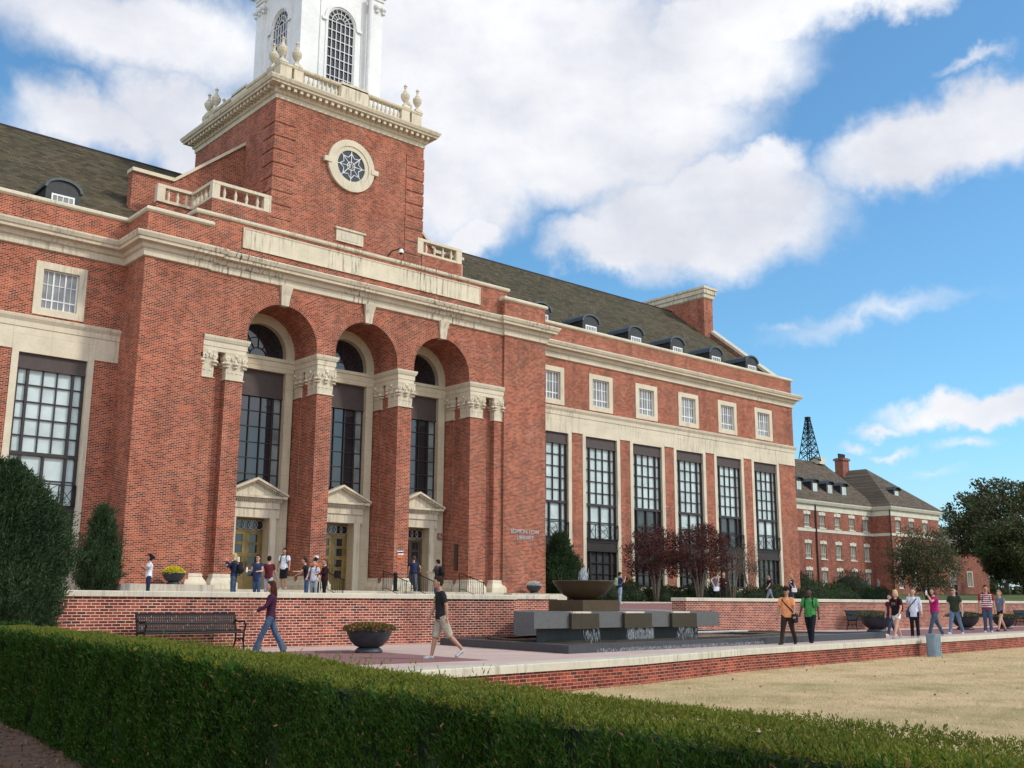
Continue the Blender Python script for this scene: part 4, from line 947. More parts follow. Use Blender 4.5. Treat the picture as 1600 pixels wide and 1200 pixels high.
# ================================================================== benches
def make_bench():
    t = thing('bench', 'x', 'bench'); Lh = 1.22; n = 44
    s1 = MB()
    for i in range(n):
        x = -Lh+.04+(2*Lh-.08)*i/(n-1); w = .019
        pr = [(.02, .44), (.10, .455), (.42, .43), (.47, .45), (.56, .83), (.60, .86)]
        for (ya, za), (yb, zb) in zip(pr, pr[1:]):
            nl = math.hypot(yb-ya, zb-za); ny, nz = -(zb-za)/nl*.012, (yb-ya)/nl*.012
            s1.prism([(ya, za), (yb, zb), (yb+ny, zb+nz), (ya+ny, za+nz)], 'x', x-w, x+w)
    s1.build('slats', 'black_metal', t)
    f = MB()
    for y, z in ((.03, .43), (.45, .42), (.515, .64), (.58, .83)): f.tube([(-Lh, y, z), (Lh, y, z)], .022, 8)
    f.build('rails', 'black_metal', t)
    for sx in (-1, 1):
        l = MB(); x = sx*Lh
        l.tube([(x, .0, 0), (x, .05, .2), (x, .04, .43), (x, -.02, .60), (x, .05, .68), (x, .3, .66), (x, .53, .70)], .022, 8)
        l.tube([(x, .56, 0), (x, .48, .2), (x, .45, .43), (x, .60, .88)], .024, 8); l.tube([(x, .04, .2), (x, .15, .28), (x, .27, .24), (x, .38, .28), (x, .49, .2)], .018, 6)
        l.tube([(x, .02, .43), (x, .46, .43)], .022, 6); l.build('end_frame', 'black_metal', t)
    return t
bn = make_bench(); bn.location = (11.15, 23.62, G); bn['label'] = 'black metal strap bench against the terrace wall behind the hedge'; bn['group'] = 'black strap benches'
for (x, y, lab) in ((45.2, 26.3, 'black metal bench against the wall behind the planter left of the blonde woman'), (62.5, 26.3, 'black metal bench at the far right edge against the wall')):
    c = copy_tree(bn); c.location = (x, y, G); c['label'] = lab
# ================================================================== handrails at the steps
def make_rail():
    t = thing('handrail', 'x', 'handrail'); b = MB()
    b.tube([(0, 1.75, .43), (0, 1.75, 1.33)], .022, 6); b.tube([(0, 0, 0), (0, 0, .88)], .022, 6); b.build('post', 'black_metal', t)
    b = MB(); b.tube([(0, 1.75, 1.28), (0, 1.55, 1.28), (0, .05, .86), (0, -.12, .84)], .022, 6); b.tube([(0, 1.75, .55), (0, 1.5, .55), (0, 0, .14)], .014, 6); b.build('rail', 'black_metal', t)
    b = MB()
    for i in range(1, 13): y = 1.75*i/13; z = .14+(min(y, 1.5))*.273; b.tube([(0, y, z), (0, y, .84+min(y, 1.55)*.28)], .010, 5)
    b.build('pickets', 'black_metal', t); return t
hr = make_rail()
for i, (x, lab) in enumerate(((24.2, 'black iron handrail by the middle door behind the crowd'), (27.4, 'black iron handrail left of the open right door'), (28.95, 'black iron handrail directly before the open right door'), (31.75, 'black iron handrail right of the open door, nearest the plaque'))):
    c = hr if i == 0 else copy_tree(hr); c.location = (x, 37.95, 0); c['label'] = lab; c['group'] = 'black iron handrails on the steps'
# ================================================================== small fixtures
def text(name, s, size, loc, mat, depth=.015, rz=0, align='LEFT'):
    cu = bpy.data.curves.new(name, 'FONT'); cu.body = s; cu.size = size; cu.extrude = depth; cu.align_x = align
    o = bpy.data.objects.new(name, cu); C.objects.link(o); bpy.context.view_layer.update()
    me = bpy.data.meshes.new_from_object(o.evaluated_get(bpy.context.evaluated_depsgraph_get())); bpy.data.objects.remove(o)
    me.materials.clear(); me.materials.append(MATS[mat]); q = bpy.data.objects.new(name, me); C.objects.link(q); q.location = loc; q.rotation_euler = (R(90), 0, rz); return q
lt = thing('wall_lettering', 'pale metal letters naming the library on the right brick pier', 'sign', (36.15, 40.0, 3.1))
for s_t, z in (('EDMON LOW', .26), ('LIBRARY', -.04)):
    q = text('lettering_line', s_t, .31, (0, -.03, z), 'silver_letter', align='CENTER'); q.parent = lt
sg = thing('accessible_entrance_sign', 'small dark red wheelchair access sign beside the open door', 'sign', (32.28, 42.0, 3.15))
MB().box(-.13, .13, -.035, -.0, -.15, .15).build('plate', 'sign_red', sg); b = MB()
b.ball((-.01, -.04, .085), .022); b.tube([(-.01, -.042, .06), (0, -.042, -.01), (.05, -.042, -.01), (.08, -.042, -.08)], .011, 5)
b.tube([(-.01+.07*math.cos(a), -.042, -.035+.07*math.sin(a)) for a in [math.pi*(.6+i*.11) for i in range(13)]], .010, 5); b.build('symbol', 'white_metal', sg)
pq = thing('plaque', 'narrow dark bronze plaque on the side of the right hand pier', 'plaque', (32.66, 41.1, 2.1)); MB().box(-.05, -.0, -.14, .14, -.62, .62).build('plate', 'bronze_metal', pq); MB().box(-.06, -.05, -.11, .11, -.58, .58).build('raised_panel', 'bronze_panel', pq)
os_ = thing('wall_sign', 'small white and orange sign on the column left of the open door', 'sign', (28.56, 40.1, 2.05)); MB().box(-.15, .17, -.03, -.0, .02, .20).build('white_half', 'white_metal', os_); MB().box(-.17, .13, -.03, -.0, -.13, .0).build('orange_half', 'orange_paint', os_)
b = MB().tube([(-.16, -.034, .10), (-.05, -.034, .13), (.06, -.034, .12), (.16, -.034, .15)], .03, 6); b.build('black_mark', 'black_metal', os_)
for i, (x, y) in enumerate(((24.0, 39.75), (28.2, 39.9))):
    bb = thing('ash_bin', ['slim dark smoking bin beside the second column base', 'slim dark smoking bin beside the third column base'][i], 'bin', (x, y, .43), group='slim dark smoking bins'); MB().lathe([(.14, 0), (.14, .04), (.09, .08), (.09, .75), (.11, .78), (.08, .84), (.02, .85)], n=14).build('body', 'black_metal', bb); MB().box(-.045, .045, -.115, -.088, .62, .68).build('opening', 'dark_void', bb)
sc2 = thing('security_camera', 'white dome security camera on a bent arm above the stone panel', 'security camera', (28.9, 42.33, 17.0))
MB().tube([(0, 0, -.25), (0, -.02, .0), (.12, -.22, .25), (.42, -.5, .38)], .03, 6).build('arm', 'black_metal', sc2); MB().lathe([(.14, -.02), (.15, .0), (.09, .18), (.04, .2)], (.45, -.52, .15), 14).build('housing', 'white_metal', sc2); MB().ball((.45, -.52, .14), .1).build('dome', 'dark_glass', sc2)
bx = thing('utility_box', 'blue grey metal box standing on the lawn against the low wall', 'utility box', (34.78, 18.0, LAWN))
b = MB(); b.prism([(-.19, -.16), (.19, -.16), (.23, -.1), (.23, .1), (.19, .16), (-.19, .16), (-.23, .1), (-.23, -.1)], 'z', 0, .70); b.build('body', 'grey_blue_metal', bx)
b = MB(); b.prism([(-.20, -.17), (.20, -.17), (.24, -.11), (.24, .11), (.20, .17), (-.20, .17), (-.24, .11), (-.24, -.11)], 'z', .70, .74); b.build('lid', 'grey_blue_metal', bx)
b = MB();
for x in (-.12, 0, .12): b.box(x-.012, x+.012, -.175, -.16, .04, .66)
b.build('ribs', 'grey_blue_metal', bx)
# ================================================================== second brick hall
HO = (116, 69, 0)
HB = thing('brick_hall', 'three storey brick hall with dormers beyond the end of the library', 'building', HO)
def HM(): return MB(HO)
x0, x1, yf, z1 = 92.0, 120.0, 69.0, 10.55
WX = [105.95-3.17*k for k in range(1, 4)][::-1]+[105.95, 109.05, 112.25, 115.4, 118.5]
wins = [(x-.6, x+.6, za, zb) for x in WX for za, zb in ((8.6, 10.05), (5.05, 6.75), (1.9, 3.7))]
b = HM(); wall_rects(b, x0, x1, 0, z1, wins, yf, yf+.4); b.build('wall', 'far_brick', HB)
b = HM(); WX2 = [121.9-.2, 125.2-.2, 128.6-.2]; y2 = 66.5
w2 = [(x-.6, x+.6, za, zb) for x in WX2 for za, zb in ((8.6, 10.05), (5.05, 6.75), (1.9, 3.7))]
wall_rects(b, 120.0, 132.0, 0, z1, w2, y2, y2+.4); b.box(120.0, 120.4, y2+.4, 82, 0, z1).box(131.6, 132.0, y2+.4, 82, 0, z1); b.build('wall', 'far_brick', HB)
b = HM()
for k in range(18): z = .3+k*.56; b.box(119.96, 121.0, y2-.05, y2+.05, z, z+.46).box(119.95, 120.05, y2-.05, y2+.6, z, z+.46)
b.build('quoins', 'far_brick', HB)
hw = None
for (ws, y) in ((wins, yf), (w2, y2)):
    for (xa, xb, za, zb) in ws:
        if hw is None or abs((zb-za)-hw[1]) > .01:
            h_ = zb-za; f = MB(); f.box(-.6, -.5, .1, .2, 0, h_).box(.5, .6, .1, .2, 0, h_).box(-.5, .5, .1, .2, 0, .1).box(-.5, .5, .1, .2, h_-.1, h_).box(-.2, -.15, .1, .2, .1, h_).box(.15, .2, .1, .2, .1, h_).box(-.5, .5, .1, .2, h_*.3, h_*.3+.08)
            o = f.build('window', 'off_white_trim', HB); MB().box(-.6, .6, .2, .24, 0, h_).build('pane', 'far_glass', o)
            MB().box(-.68, .68, -.04, .12, h_, h_+.36).box(-.12, .12, -.08, .12, h_, h_+.44).build('lintel', 'off_white_trim', o); MB().box(-.7, .7, -.08, .12, -.12, 0).build('sill', 'off_white_trim', o); hw = (o, h_)
        else: o = copy_tree(hw[0], HB)
        o.location = (xa+.6-HO[0], y-HO[1], za)
pth = [(92, 69), (120, 69), (120, 66.5), (132, 66.5), (132, 82)]
HM().sweep(pth, [(0, 10.55), (.06, 10.55), (.06, 11.15), (.30, 11.25), (.45, 11.55), (.45, 11.7), (-.1, 11.75)]).build('eaves', 'off_white_trim', HB)
HM().sweep(pth, [(0, 8.1), (.06, 8.1), (.08, 8.42), (0, 8.45)]).build('belt_course', 'off_white_trim', HB)
b = HM(); b.prism([(68.5, 11.7), (76, 17.9), (83.5, 11.7)], 'x', 92, 121)
b.add([(119.5, 66.0, 11.7), (132.5, 66.0, 11.7), (132.5, 83, 11.7), (119.5, 83, 11.7), (126, 72.8, 17.3), (126, 78, 17.3)], [(0, 1, 4), (1, 2, 5, 4), (2, 3, 5), (3, 0, 4, 5), (0, 3, 2, 1)])
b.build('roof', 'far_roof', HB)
dmo = None
for (x, y) in ((106.3, 70.1), (109.6, 70.1), (112.8, 70.1), (115.9, 70.1), (124.8, 68.1)):
    if dmo is None:
        b = MB(); b.prism([(-.75, 12.0), (.75, 12.0), (.75, 14.1), (.4, 14.35), (-.4, 14.35), (-.75, 14.1)], 'y', 0, 4.5); dmo = b.build('dormer', 'dormer_metal', HB)
        b = MB(); b.prism([(-.9, 14.06), (-.45, 14.38), (.45, 14.38), (.9, 14.06), (.9, 14.14), (.45, 14.50), (-.45, 14.50), (-.9, 14.14)], 'y', -.25, 4.6); b.build('dormer_roof', 'dormer_roof_metal', dmo)
        f = MB(); f.box(-.45, -.36, -.05, 0, 12.1, 13.95).box(.36, .45, -.05, 0, 12.1, 13.95).box(-.36, .36, -.05, 0, 12.1, 12.2).box(-.36, .36, -.05, 0, 13.85, 13.95).box(-.03, .03, -.05, 0, 12.2, 13.85).box(-.36, .36, -.05, 0, 12.7, 12.76)
        f.build('dormer_window', 'off_white_trim', dmo); MB().box(-.4, .4, -.03, -.01, 12.15, 13.9).build('pane', 'blind_glass', dmo); o = dmo
    else: o = copy_tree(dmo, HB)
    o.location = (x-HO[0], y-HO[1], 0)
b = HM(); b.box(124.8, 126.3, 75.4, 76.6, 14, 18.95); b.box(124.65, 126.45, 75.25, 76.75, 18.6, 18.85); hc = b.build('chimney', 'far_brick', HB)
for i in range(4): HM().lathe([(.2, 19.3), (.16, 19.4), (.18, 19.8), (.2, 19.85), (.12, 19.9)], (124.98+i*.38, 76, -.36), 10).build('chimney_pot', 'dormer_metal', hc)
for x, y in ((107.6, 68.9), (119.75, 66.4+.0), ): HM().tube([(x, y-.02, .2), (x, y-.02, 11.2)], .09, 8).build('downpipe', 'bronze_metal', HB)
HM().box(119.0, 120.3, 75.2, 76.8, 17.6, 18.5).build('roof_vent', 'off_white_trim', HB)
dk = thing('lattice_tower', 'small black steel lattice derrick standing on the brick hall roof', 'lattice tower', (118, 76, 17.9)); b = MB()
def dpt(k, t): a = 1.0*(1-t)+.2*t; sx, sy = ((-1, -1), (1, -1), (1, 1), (-1, 1))[k % 4]; return (sx*a, sy*a, t*5.6)
for k in range(4): b.tube([dpt(k, 0), dpt(k, 1)], .06, 5)
b.build('legs', 'black_metal', dk); b = MB(); ts = [0, .2, .38, .53, .66, .77, .87, 1.0]
for k in range(4):
    for i in range(7):
        b.tube([dpt(k, ts[i]), dpt(k+1, ts[i+1])], .045, 4); b.tube([dpt(k+1, ts[i]), dpt(k, ts[i+1])], .045, 4); b.tube([dpt(k, ts[i+1]), dpt(k+1, ts[i+1])], .05, 4)
b.tube([(0, 0, .2), (0, 0, 5.5)], .07, 5); b.build('bracing', 'black_metal', dk); MB().box(-.28, .28, -.28, .28, 5.55, 5.75).build('crown_block', 'black_metal', dk)
# third low brick building behind the trees
TO = (150, 78, 1.5); tb = thing('low_brick_building', 'low brick building half hidden behind the big oak', 'building', TO)
b = MB(TO); tw3 = [(x-.9, x+.9, 2.6, 5.0) for x in (136, 141.5, 147, 152.5, 158, 163.5)]; wall_rects(b, 133, 170, .5, 8.0, tw3, 78, 78.4); b.build('wall', 'far_brick', tb)
b = MB(TO); b.prism([(77.3, 8.0), (86, 12.5), (94, 8.0)], 'x', 132.5, 171); b.build('roof', 'far_roof', tb)
for (xa, xb, za, zb) in tw3:
    f = MB(TO); f.box(xa, xa+.18, 77.9, 78.2, za, zb).box(xb-.18, xb, 77.9, 78.2, za, zb).box(xa+.18, xb-.18, 77.9, 78.2, za, za+.15).box(xa+.18, xb-.18, 77.9, 78.2, zb-.15, zb).box((xa+xb)/2-.06, (xa+xb)/2+.06, 77.95, 78.15, za+.15, zb-.15)
    o = f.build('window', 'off_white_trim', tb); MB(TO).box(xa, xb, 78.2, 78.25, za, zb).build('pane', 'far_glass', o)
# ================================================================== the clipped hedge
rg = np.random.default_rng(11)
HB_Y = np.array([-2.0, 1.58, 2.34, 3.35, 4.96, 7.02, 9.33, 14.0, 18.5]); HB_X = np.array([3.35, 3.61, 3.68, 3.75, 3.92, 4.30, 4.70, 5.35, 5.85])
HWD = .68; HTOP, HBOT = -.43, -1.74
def hx(y): return np.interp(y, HB_Y, HB_X)
def wob(a, b): return .035*np.sin(a*3.1+b*1.7)+.03*np.sin(a*7.3-b*4.1)+.02*np.sin(a*15+b*9)
def shoots(P, D_, L, k, bl, bw, rg):
    n = len(P); L = L*rg.uniform(.6, 1.35, (n, 1)); D_ = nrm(D_+rg.normal(size=(n, 3))*.25); out = []
    side = nrm(np.cross(D_, rg.normal(size=(n, 3))))
    for i in range(k):
        t = (i+.3)/k; s = 1 if i % 2 else -1; q = P+D_*L*t; d = nrm(D_*.8+side*s*.65*(1-t*.6)+rg.normal(size=(n, 3))*.15)
        w = nrm(np.cross(d, rg.normal(size=(n, 3)))); l = bl*(1.1-.45*t)*rg.uniform(.7, 1.2, (n, 1))
        out.append(np.stack([q, q+d*l*.4+w*bw, q+d*l, q+d*l*.4-w*bw], 1))
    return np.concatenate(out)
def hedge():
    t = thing('hedge', 'long clipped evergreen hedge filling the foreground with a paler sheared top', 'hedge', (4.0, 6.0, HBOT)); O = np.array((4.0, 6.0, HBOT))
    V, M = [], []
    for (ya, yb, dens, bl, bw) in ((.2, 3.4, 3000, .036, .0036), (3.4, 6.5, 2300, .040, .0045), (6.5, 18.5, 1050, .058, .0075)):
        n = int((yb-ya)*(HTOP-HBOT)*dens); y = rg.uniform(ya, yb, n); z = HBOT+(HTOP-.075-HBOT)*rg.uniform(0, 1, n)**.85
        x = hx(y)-HWD-wob(y, z)-.01+rg.uniform(-.03, .05, n); P = np.stack([x, y, z], 1); gp = np.sin(y*6.1+z*2.3)+np.sin(y*2.7-z*5.1+1)+np.sin(y*13+z*7)*.8+rg.normal(size=n)*.7; P = P[gp > -1.5]; n = len(P)
        D_ = np.tile([[-.34, 0, 1.0]], (n, 1)); V.append(shoots(P, D_, .10, 6, bl, bw, rg)); M.append((rg.uniform(size=n*6) > .985).astype(int)*2)
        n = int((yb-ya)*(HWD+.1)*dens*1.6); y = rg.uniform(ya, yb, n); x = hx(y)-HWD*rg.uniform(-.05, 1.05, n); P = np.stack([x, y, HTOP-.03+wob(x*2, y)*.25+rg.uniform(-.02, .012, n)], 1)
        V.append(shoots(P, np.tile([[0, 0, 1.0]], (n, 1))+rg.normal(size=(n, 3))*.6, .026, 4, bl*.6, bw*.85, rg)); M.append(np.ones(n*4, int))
    # longer stray sprigs standing up from the back edge
    n = 90; y = rg.uniform(4.5, 12, n); P = np.stack([hx(y)+rg.uniform(-.12, .06, n), y, np.full(n, HTOP-.03)], 1)
    V.append(shoots(P, np.tile([[0, 0, 1.0]], (n, 1))+rg.normal(size=(n, 3))*.2, .10, 6, .038, .0045, rg)); M.append(np.ones(n*6, int))
    # end of the hedge
    n = 2500; u = rg.uniform(0, 1, n); P = np.stack([5.85-HWD*u, np.full(n, 18.5)+rg.uniform(-.05, .05, n), rg.uniform(HBOT, HTOP, n)], 1)
    V.append(shoots(P, np.tile([[0, .4, .9]], (n, 1)), .085, 5, .06, .009, rg)); M.append(np.zeros(n*5, int))
    quadmesh('foliage', np.concatenate(V)-O, ['hedge_shade_leaf', 'hedge_lit_top_leaf', 'dry_leaf'], t, extra=np.concatenate(M))
    b = MB(tuple(O)); ys = [-2, 1.5, 2.5, 3.5, 5, 7, 9.5, 12, 14, 16, 18.4]
    b.sweep([(float(hx(y))-.07, y) for y in ys], [(0, HBOT), (0, HTOP-.07), (-(HWD-.14), HTOP-.07), (-(HWD-.14), HBOT)]); b.build('branches', 'shade_core', t)  # solid dark core, painted shade showing through gaps between the shoots
hedge()
n = 46; y = rg.uniform(1.2, 12, n); P = np.stack([hx(y)-HWD-.06-wob(y, 0), y, rg.uniform(-1.25, -.5, n)], 1)
tag(quadmesh('dead_leaves', leaves(P, rg, .035, .022, np.tile([[-.3, 0, -1.0]], (n, 1)), .8), 'dry_leaf'), 'brown oak leaves caught on the side of the hedge', 'leaves', kind='stuff')
n = 170; P = np.stack([rg.uniform(16, 45, n), rg.uniform(3, 19, n), np.full(n, LAWN+.01)], 1); P = P[P[:, 1] < np.interp(P[:, 0], [w[0] for w in WL], [w[1] for w in WL])-.2]
tag(quadmesh('fallen_leaves', leaves(P, rg, .08, .05, None), 'dry_leaf'), 'scattered brown leaves lying on the dry lawn', 'leaves', kind='stuff')
# short dry turf, near part of the lawn
n = 60000; t_ = rg.uniform(0, 1, n)**1.6; X = 7+38*t_; Y = rg.uniform(0, 1, n); yt = np.interp(X, [w[0] for w in WL], [w[1] for w in WL]); Yb = np.maximum(X*.30-2, 1); P = np.stack([X, Yb+(yt-Yb)*Y, np.full(n, LAWN)], 1)
V = leaves(P, rg, .045, .012, np.tile([[0, 0, 1.0]], (n, 1)), .7)
leaf('straw', [(.52, .40, .20), (.62, .48, .28), (.68, .55, .34), (.36, .34, .13)], trans=.2)
tag(quadmesh('turf', V, 'straw'), 'short dry straw coloured grass blades', 'grass', kind='stuff')
n = 5000; X = rg.uniform(-1, 5.0, n); P = np.stack([X, rg.uniform(7, 18, n), np.full(n, -1.69)], 1)
tag(quadmesh('litter_leaves', leaves(P, rg, .05, .03, None), 'dry_leaf'), 'brown leaves on the bare soil at the foot of the hedge', 'leaves', kind='stuff')
# ================================================================== junipers and shrubs
def conifer(label, loc, h, rad, n, L, bl, bw, seed, mat='juniper_leaf', spiky=.3, prof=None, lump=.12, group=None, name='juniper'):
    r_ = np.random.default_rng(seed); t = thing(name, label, 'tree', loc, group=group)
    prof = prof or [(0, .55), (.12, .85), (.35, 1.0), (.6, .82), (.8, .5), (.93, .22), (1, .03)]
    px, py = zip(*prof); u = r_.uniform(0, 1, n)**.85; a = r_.uniform(0, 2*np.pi, n); dep = r_.uniform(0, 1, n)**.4
    R_ = rad*np.interp(u, px, py)*(1+lump*np.sin(a*3+u*9+seed)+lump*.8*np.sin(a*7-u*17)+lump*.7*np.sin(a*17+u*31+seed*2)*np.sin(u*43+a*5)+r_.normal(size=n)*.07)*(.62+.38*dep)
    P = np.stack([R_*np.cos(a), R_*np.sin(a), u*h], 1); o = np.stack([np.cos(a), np.sin(a), np.zeros(n)], 1)
    D_ = o*(.75-spiky*.3)+np.array([0, 0, .65+spiky]); V = [shoots(P, D_, L, 6, bl, bw, r_)]
    if spiky > .4:
        k = 70; u = r_.uniform(.12, .97, k); a = r_.uniform(0, 2*np.pi, k); R_ = rad*np.interp(u, px, py)*.8; ax = nrm(np.stack([np.cos(a)*.8, np.sin(a)*.8, r_.uniform(.8, 2.0, k)], 1)); ln = r_.uniform(.3, .75, k)*min(1, rad+.2)
        s_ = r_.uniform(0, 1, (k, 26)); Q = np.stack([R_*np.cos(a), R_*np.sin(a), u*h], 1)[:, None]+ax[:, None]*(s_*ln[:, None])[..., None]+r_.normal(size=(k, 26, 3))*.05*(1.1-s_)[..., None]
        V.append(shoots(Q.reshape(-1, 3), np.repeat(ax, 26, 0), L*.4, 5, bl*.8, bw*.8, r_))
    quadmesh('foliage', np.concatenate(V), mat, t)
    b = MB(); b.lathe([(rad*.62*b_, a_*h*.95+.02) for a_, b_ in prof], n=16); b.build('branches', 'shade_core', t)  # solid dark core, its colour stands for shade within the crown
    MB().tube([(0, 0, -.4), (0, 0, h*.6)], [.09*rad+.04, .03], 8).build('trunk', 'bark', t); return t
conifer('big rounded juniper cut by the left edge behind the hedge', (5.9, 21.3, -1.3), 3.75, 1.25, 17000, .20, .085, .012, 3, spiky=.1, lump=.13, prof=[(0, .55), (.1, .8), (.3, 1.0), (.55, .98), (.75, .8), (.9, .5), (1, .12)])
conifer('spiky dark juniper in the left corner beside the portico', (14.6, 39.3, 0), 2.95, .62, 4600, .50, .13, .016, 4, spiky=1.1, prof=[(0, .6), (.2, 1.0), (.45, .85), (.7, .5), (.88, .25), (1, .03)], lump=.24)
conifer('dark feathery juniper beside the right pier behind the fountain', (39.5, 40.9, 0), 3.3, 1.12, 6500, .40, .13, .020, 6, spiky=.5, prof=[(0, .7), (.2, 1.0), (.4, .85), (.65, .52), (.85, .25), (1, .03)], lump=.22)
def shrub(name, label, loc, rx, ry, rz, n, mats, leafL, seed, group=None, core=True, frac=.5, cat='shrub', solid=.78):
    r_ = np.random.default_rng(seed); t = thing(name, label, cat, loc, group=group); d = nrm(r_.normal(size=(n, 3))); d[:, 2] = np.abs(d[:, 2])*1.1-.12
    s = (solid+(1-solid)*r_.uniform(0, 1, (n, 1))**.5)*(1+.07*np.sin(d[:, :1]*9+seed)+.07*np.sin(d[:, 1:2]*11))
    P = d*s*np.array([rx, ry, rz]); V = leaves(P, r_, leafL, leafL*.45, d+np.array([0, 0, .4]), .7); mi = (r_.uniform(size=n) > frac).astype(int)
    quadmesh('foliage', V, mats, t, extra=mi)
    if core: MB().ball((0, 0, rz*.35), rx*.78, ry*.78, rz*.42, 14, 8).build('branches', 'shade_core', t)  # dark solid ball, painted as the shaded inside of the shrub
    return t
places = [(42.0+i*1.78, 39.7+.25*math.sin(i*2.3)) for i in range(12)]
spot = ['beside the feathery juniper', 'behind the man in pale jeans', 'right of the man in pale jeans', 'under the left red myrtle', 'between the two red myrtles', 'behind the curb left of the raised wall end', 'behind the brown haired pair', 'right of the brown haired pair', 'left of the man in black', 'behind the man in black', 'right of the man in black', 'at the corner of the library wing']
for i, (x, y) in enumerate(places):
    shrub('shrub', 'dark green shrub '+spot[i], (x, y, -.1), 1.05, .95, 1.15+.15*math.sin(i*1.7), 2000, ['dark_leaf', 'juniper_leaf'], .12, 20+i, 'dark green shrubs along the right wing')
for i, (x, y, rx, rz, lab) in enumerate(((66.5, 43.5, 2.6, 1.7, 'low green mound shrub just past the library corner'), (70.5, 44.0, 2.4, 1.45, 'low green mound shrub left of the two distant walkers'), (77.0, 44.5, 2.4, 1.35, 'low green mound shrub in front of the round brown bush'))):
    shrub('shrub', lab, (x, y, -.05), rx, 1.8, rz, 4200, ['green_leaf', 'juniper_leaf'], .14, 50+i, 'low green mound shrubs')
for i, (x, y, lab) in enumerate(((74.0, 49.2, 'round brown bush near the library end wall'), (79.5, 47.9, 'round brown bush before the middle of the brick hall'))):
    shrub('shrub', lab, (x, y, .35), 1.75+.3*i, 1.7, 2.25+.2*i, 5200, ['brown_leaf', 'olive_leaf'], .13, 60+i, 'round brown bushes', solid=.55, frac=.7)
# ================================================================== trees
def tree(name, label, loc, h, cz, rx, ry, rz, nclump, nleaf, cr, leafL, mats, seed, frac=.6, trunk_r=.2, stems=1, bark='bark', group=None, low=0.0, gap=.5, fill=0):
    r_ = np.random.default_rng(seed); rd = random.Random(seed); t = thing(name, label, 'tree', loc, group=group)
    d = nrm(r_.normal(size=(nclump, 3))); d[:, 2] = d[:, 2]*.95+low; s = gap+(1-gap)*r_.uniform(0, 1, (nclump, 1))**.6
    Cc = d*s*np.array([rx, ry, rz])*(1+.12*np.sin(d[:, :1]*5+seed)); Cc[:, 2] += cz
    b = MB(); tops = []
    for k in range(stems):
        a = 2*math.pi*k/max(stems, 1)+.4; sp = (.32*rx if stems > 1 else 0); p1 = (math.cos(a)*sp*.45, math.sin(a)*sp*.45, cz*.45); p2 = (math.cos(a)*sp+rd.uniform(-.1, .1), math.sin(a)*sp+rd.uniform(-.1, .1), cz-rz*.35)
        b.tube([(math.cos(a)*.05*stems*trunk_r*2 if stems > 1 else 0, math.sin(a)*.05*stems*trunk_r*2 if stems > 1 else 0, -.3), p1, p2], [trunk_r, trunk_r*.8, trunk_r*.55], 8); tops.append(p2)
    for c in Cc[::max(1, nclump//60)]:
        p = min(tops, key=lambda q: (q[0]-c[0])**2+(q[1]-c[1])**2); mid = ((p[0]+c[0])/2+rd.uniform(-.1, .1)*rx, (p[1]+c[1])/2+rd.uniform(-.1, .1)*rx, (p[2]*.55+c[2]*.45)); b.tube([p, mid, tuple(c)], [trunk_r*.35, trunk_r*.2, trunk_r*.05], 5, cap=False)
    b.build('trunk', bark, t, smooth=True)
    idx = r_.integers(0, nclump, nleaf); dir_ = nrm(r_.normal(size=(nleaf, 3))); P = Cc[idx]+dir_*cr*(r_.uniform(0, 1, (nleaf, 1))**.5)*np.array([1.15, 1.15, .8])
    V = leaves(P, r_, leafL, leafL*.5, dir_*.5+nrm(P-np.array([0, 0, cz]))*.6, .7); cl = r_.uniform(size=nclump); mi = ((cl[idx]*.6+r_.uniform(size=nleaf)*.4) > frac).astype(int)
    quadmesh('crown', V, mats, t, extra=mi)
    return t
tree('crape_myrtle', 'dark red crape myrtle with splayed pale stems, the left one', (44.9, 38.95, -.05), 4.4, 2.75, 1.62, 1.4, 1.55, 115, 10500, .36, .11, ['red_leaf', 'brown_leaf'], 5, .72, .055, 6, 'pale_bark', 'red crape myrtles before the right wing', gap=.35)
tree('crape_myrtle', 'dark red crape myrtle, the wider one right of the splayed stems', (47.7, 38.2, -.05), 4.5, 2.85, 2.0, 1.5, 1.60, 135, 12500, .38, .11, ['red_leaf', 'brown_leaf'], 6, .72, .055, 6, 'pale_bark', 'red crape myrtles before the right wing', gap=.35)
tree('crape_myrtle', 'nearly bare grey brown crape myrtle right of the red ones', (50.3, 37.9, -.05), 3.6, 2.35, 1.3, 1.1, 1.35, 90, 1500, .3, .08, ['brown_leaf', 'olive_leaf'], 7, .6, .045, 5, 'pale_bark', 'bare crape myrtles')
tree('crape_myrtle', 'nearly bare crape myrtle behind the man in black', (54.2, 39.5, -.05), 3.6, 2.35, 1.25, 1.1, 1.3, 90, 1300, .3, .08, ['brown_leaf', 'olive_leaf'], 8, .6, .045, 5, 'pale_bark', 'bare crape myrtles')
tree('small_tree', 'small thin leaved olive brown tree before the brick hall', (78.2, 40.6, .2), 5.8, 3.0, 3.1, 2.6, 2.5, 230, 13500, .6, .17, ['olive_leaf', 'dark_leaf'], 9, .55, .12, 3, gap=.25)
tree('oak_tree', 'big spreading dark oak with rusty tints at the right edge', (110.5, 47.0, .4), 12, 6.9, 7.9, 6.5, 5.2, 260, 30000, .85, .36, ['dark_leaf', 'olive_leaf'], 12, .62, .42, 1, gap=.5, low=.1)
tree('leafy_tree', 'dense lower dark green tree in front of the oak', (100.5, 42.2, .8), 7, 4.3, 5.0, 4.5, 3.0, 210, 27000, .8, .28, ['dark_leaf', 'green_leaf'], 13, .55, .25, 1, gap=.3)
tree('leafy_tree', 'dense dark green tree cut by the right edge', (109, 41.5, 1.0), 8, 5.0, 4.6, 4.0, 3.6, 190, 24000, .8, .28, ['dark_leaf', 'green_leaf'], 14, .6, .25, 1, gap=.3)
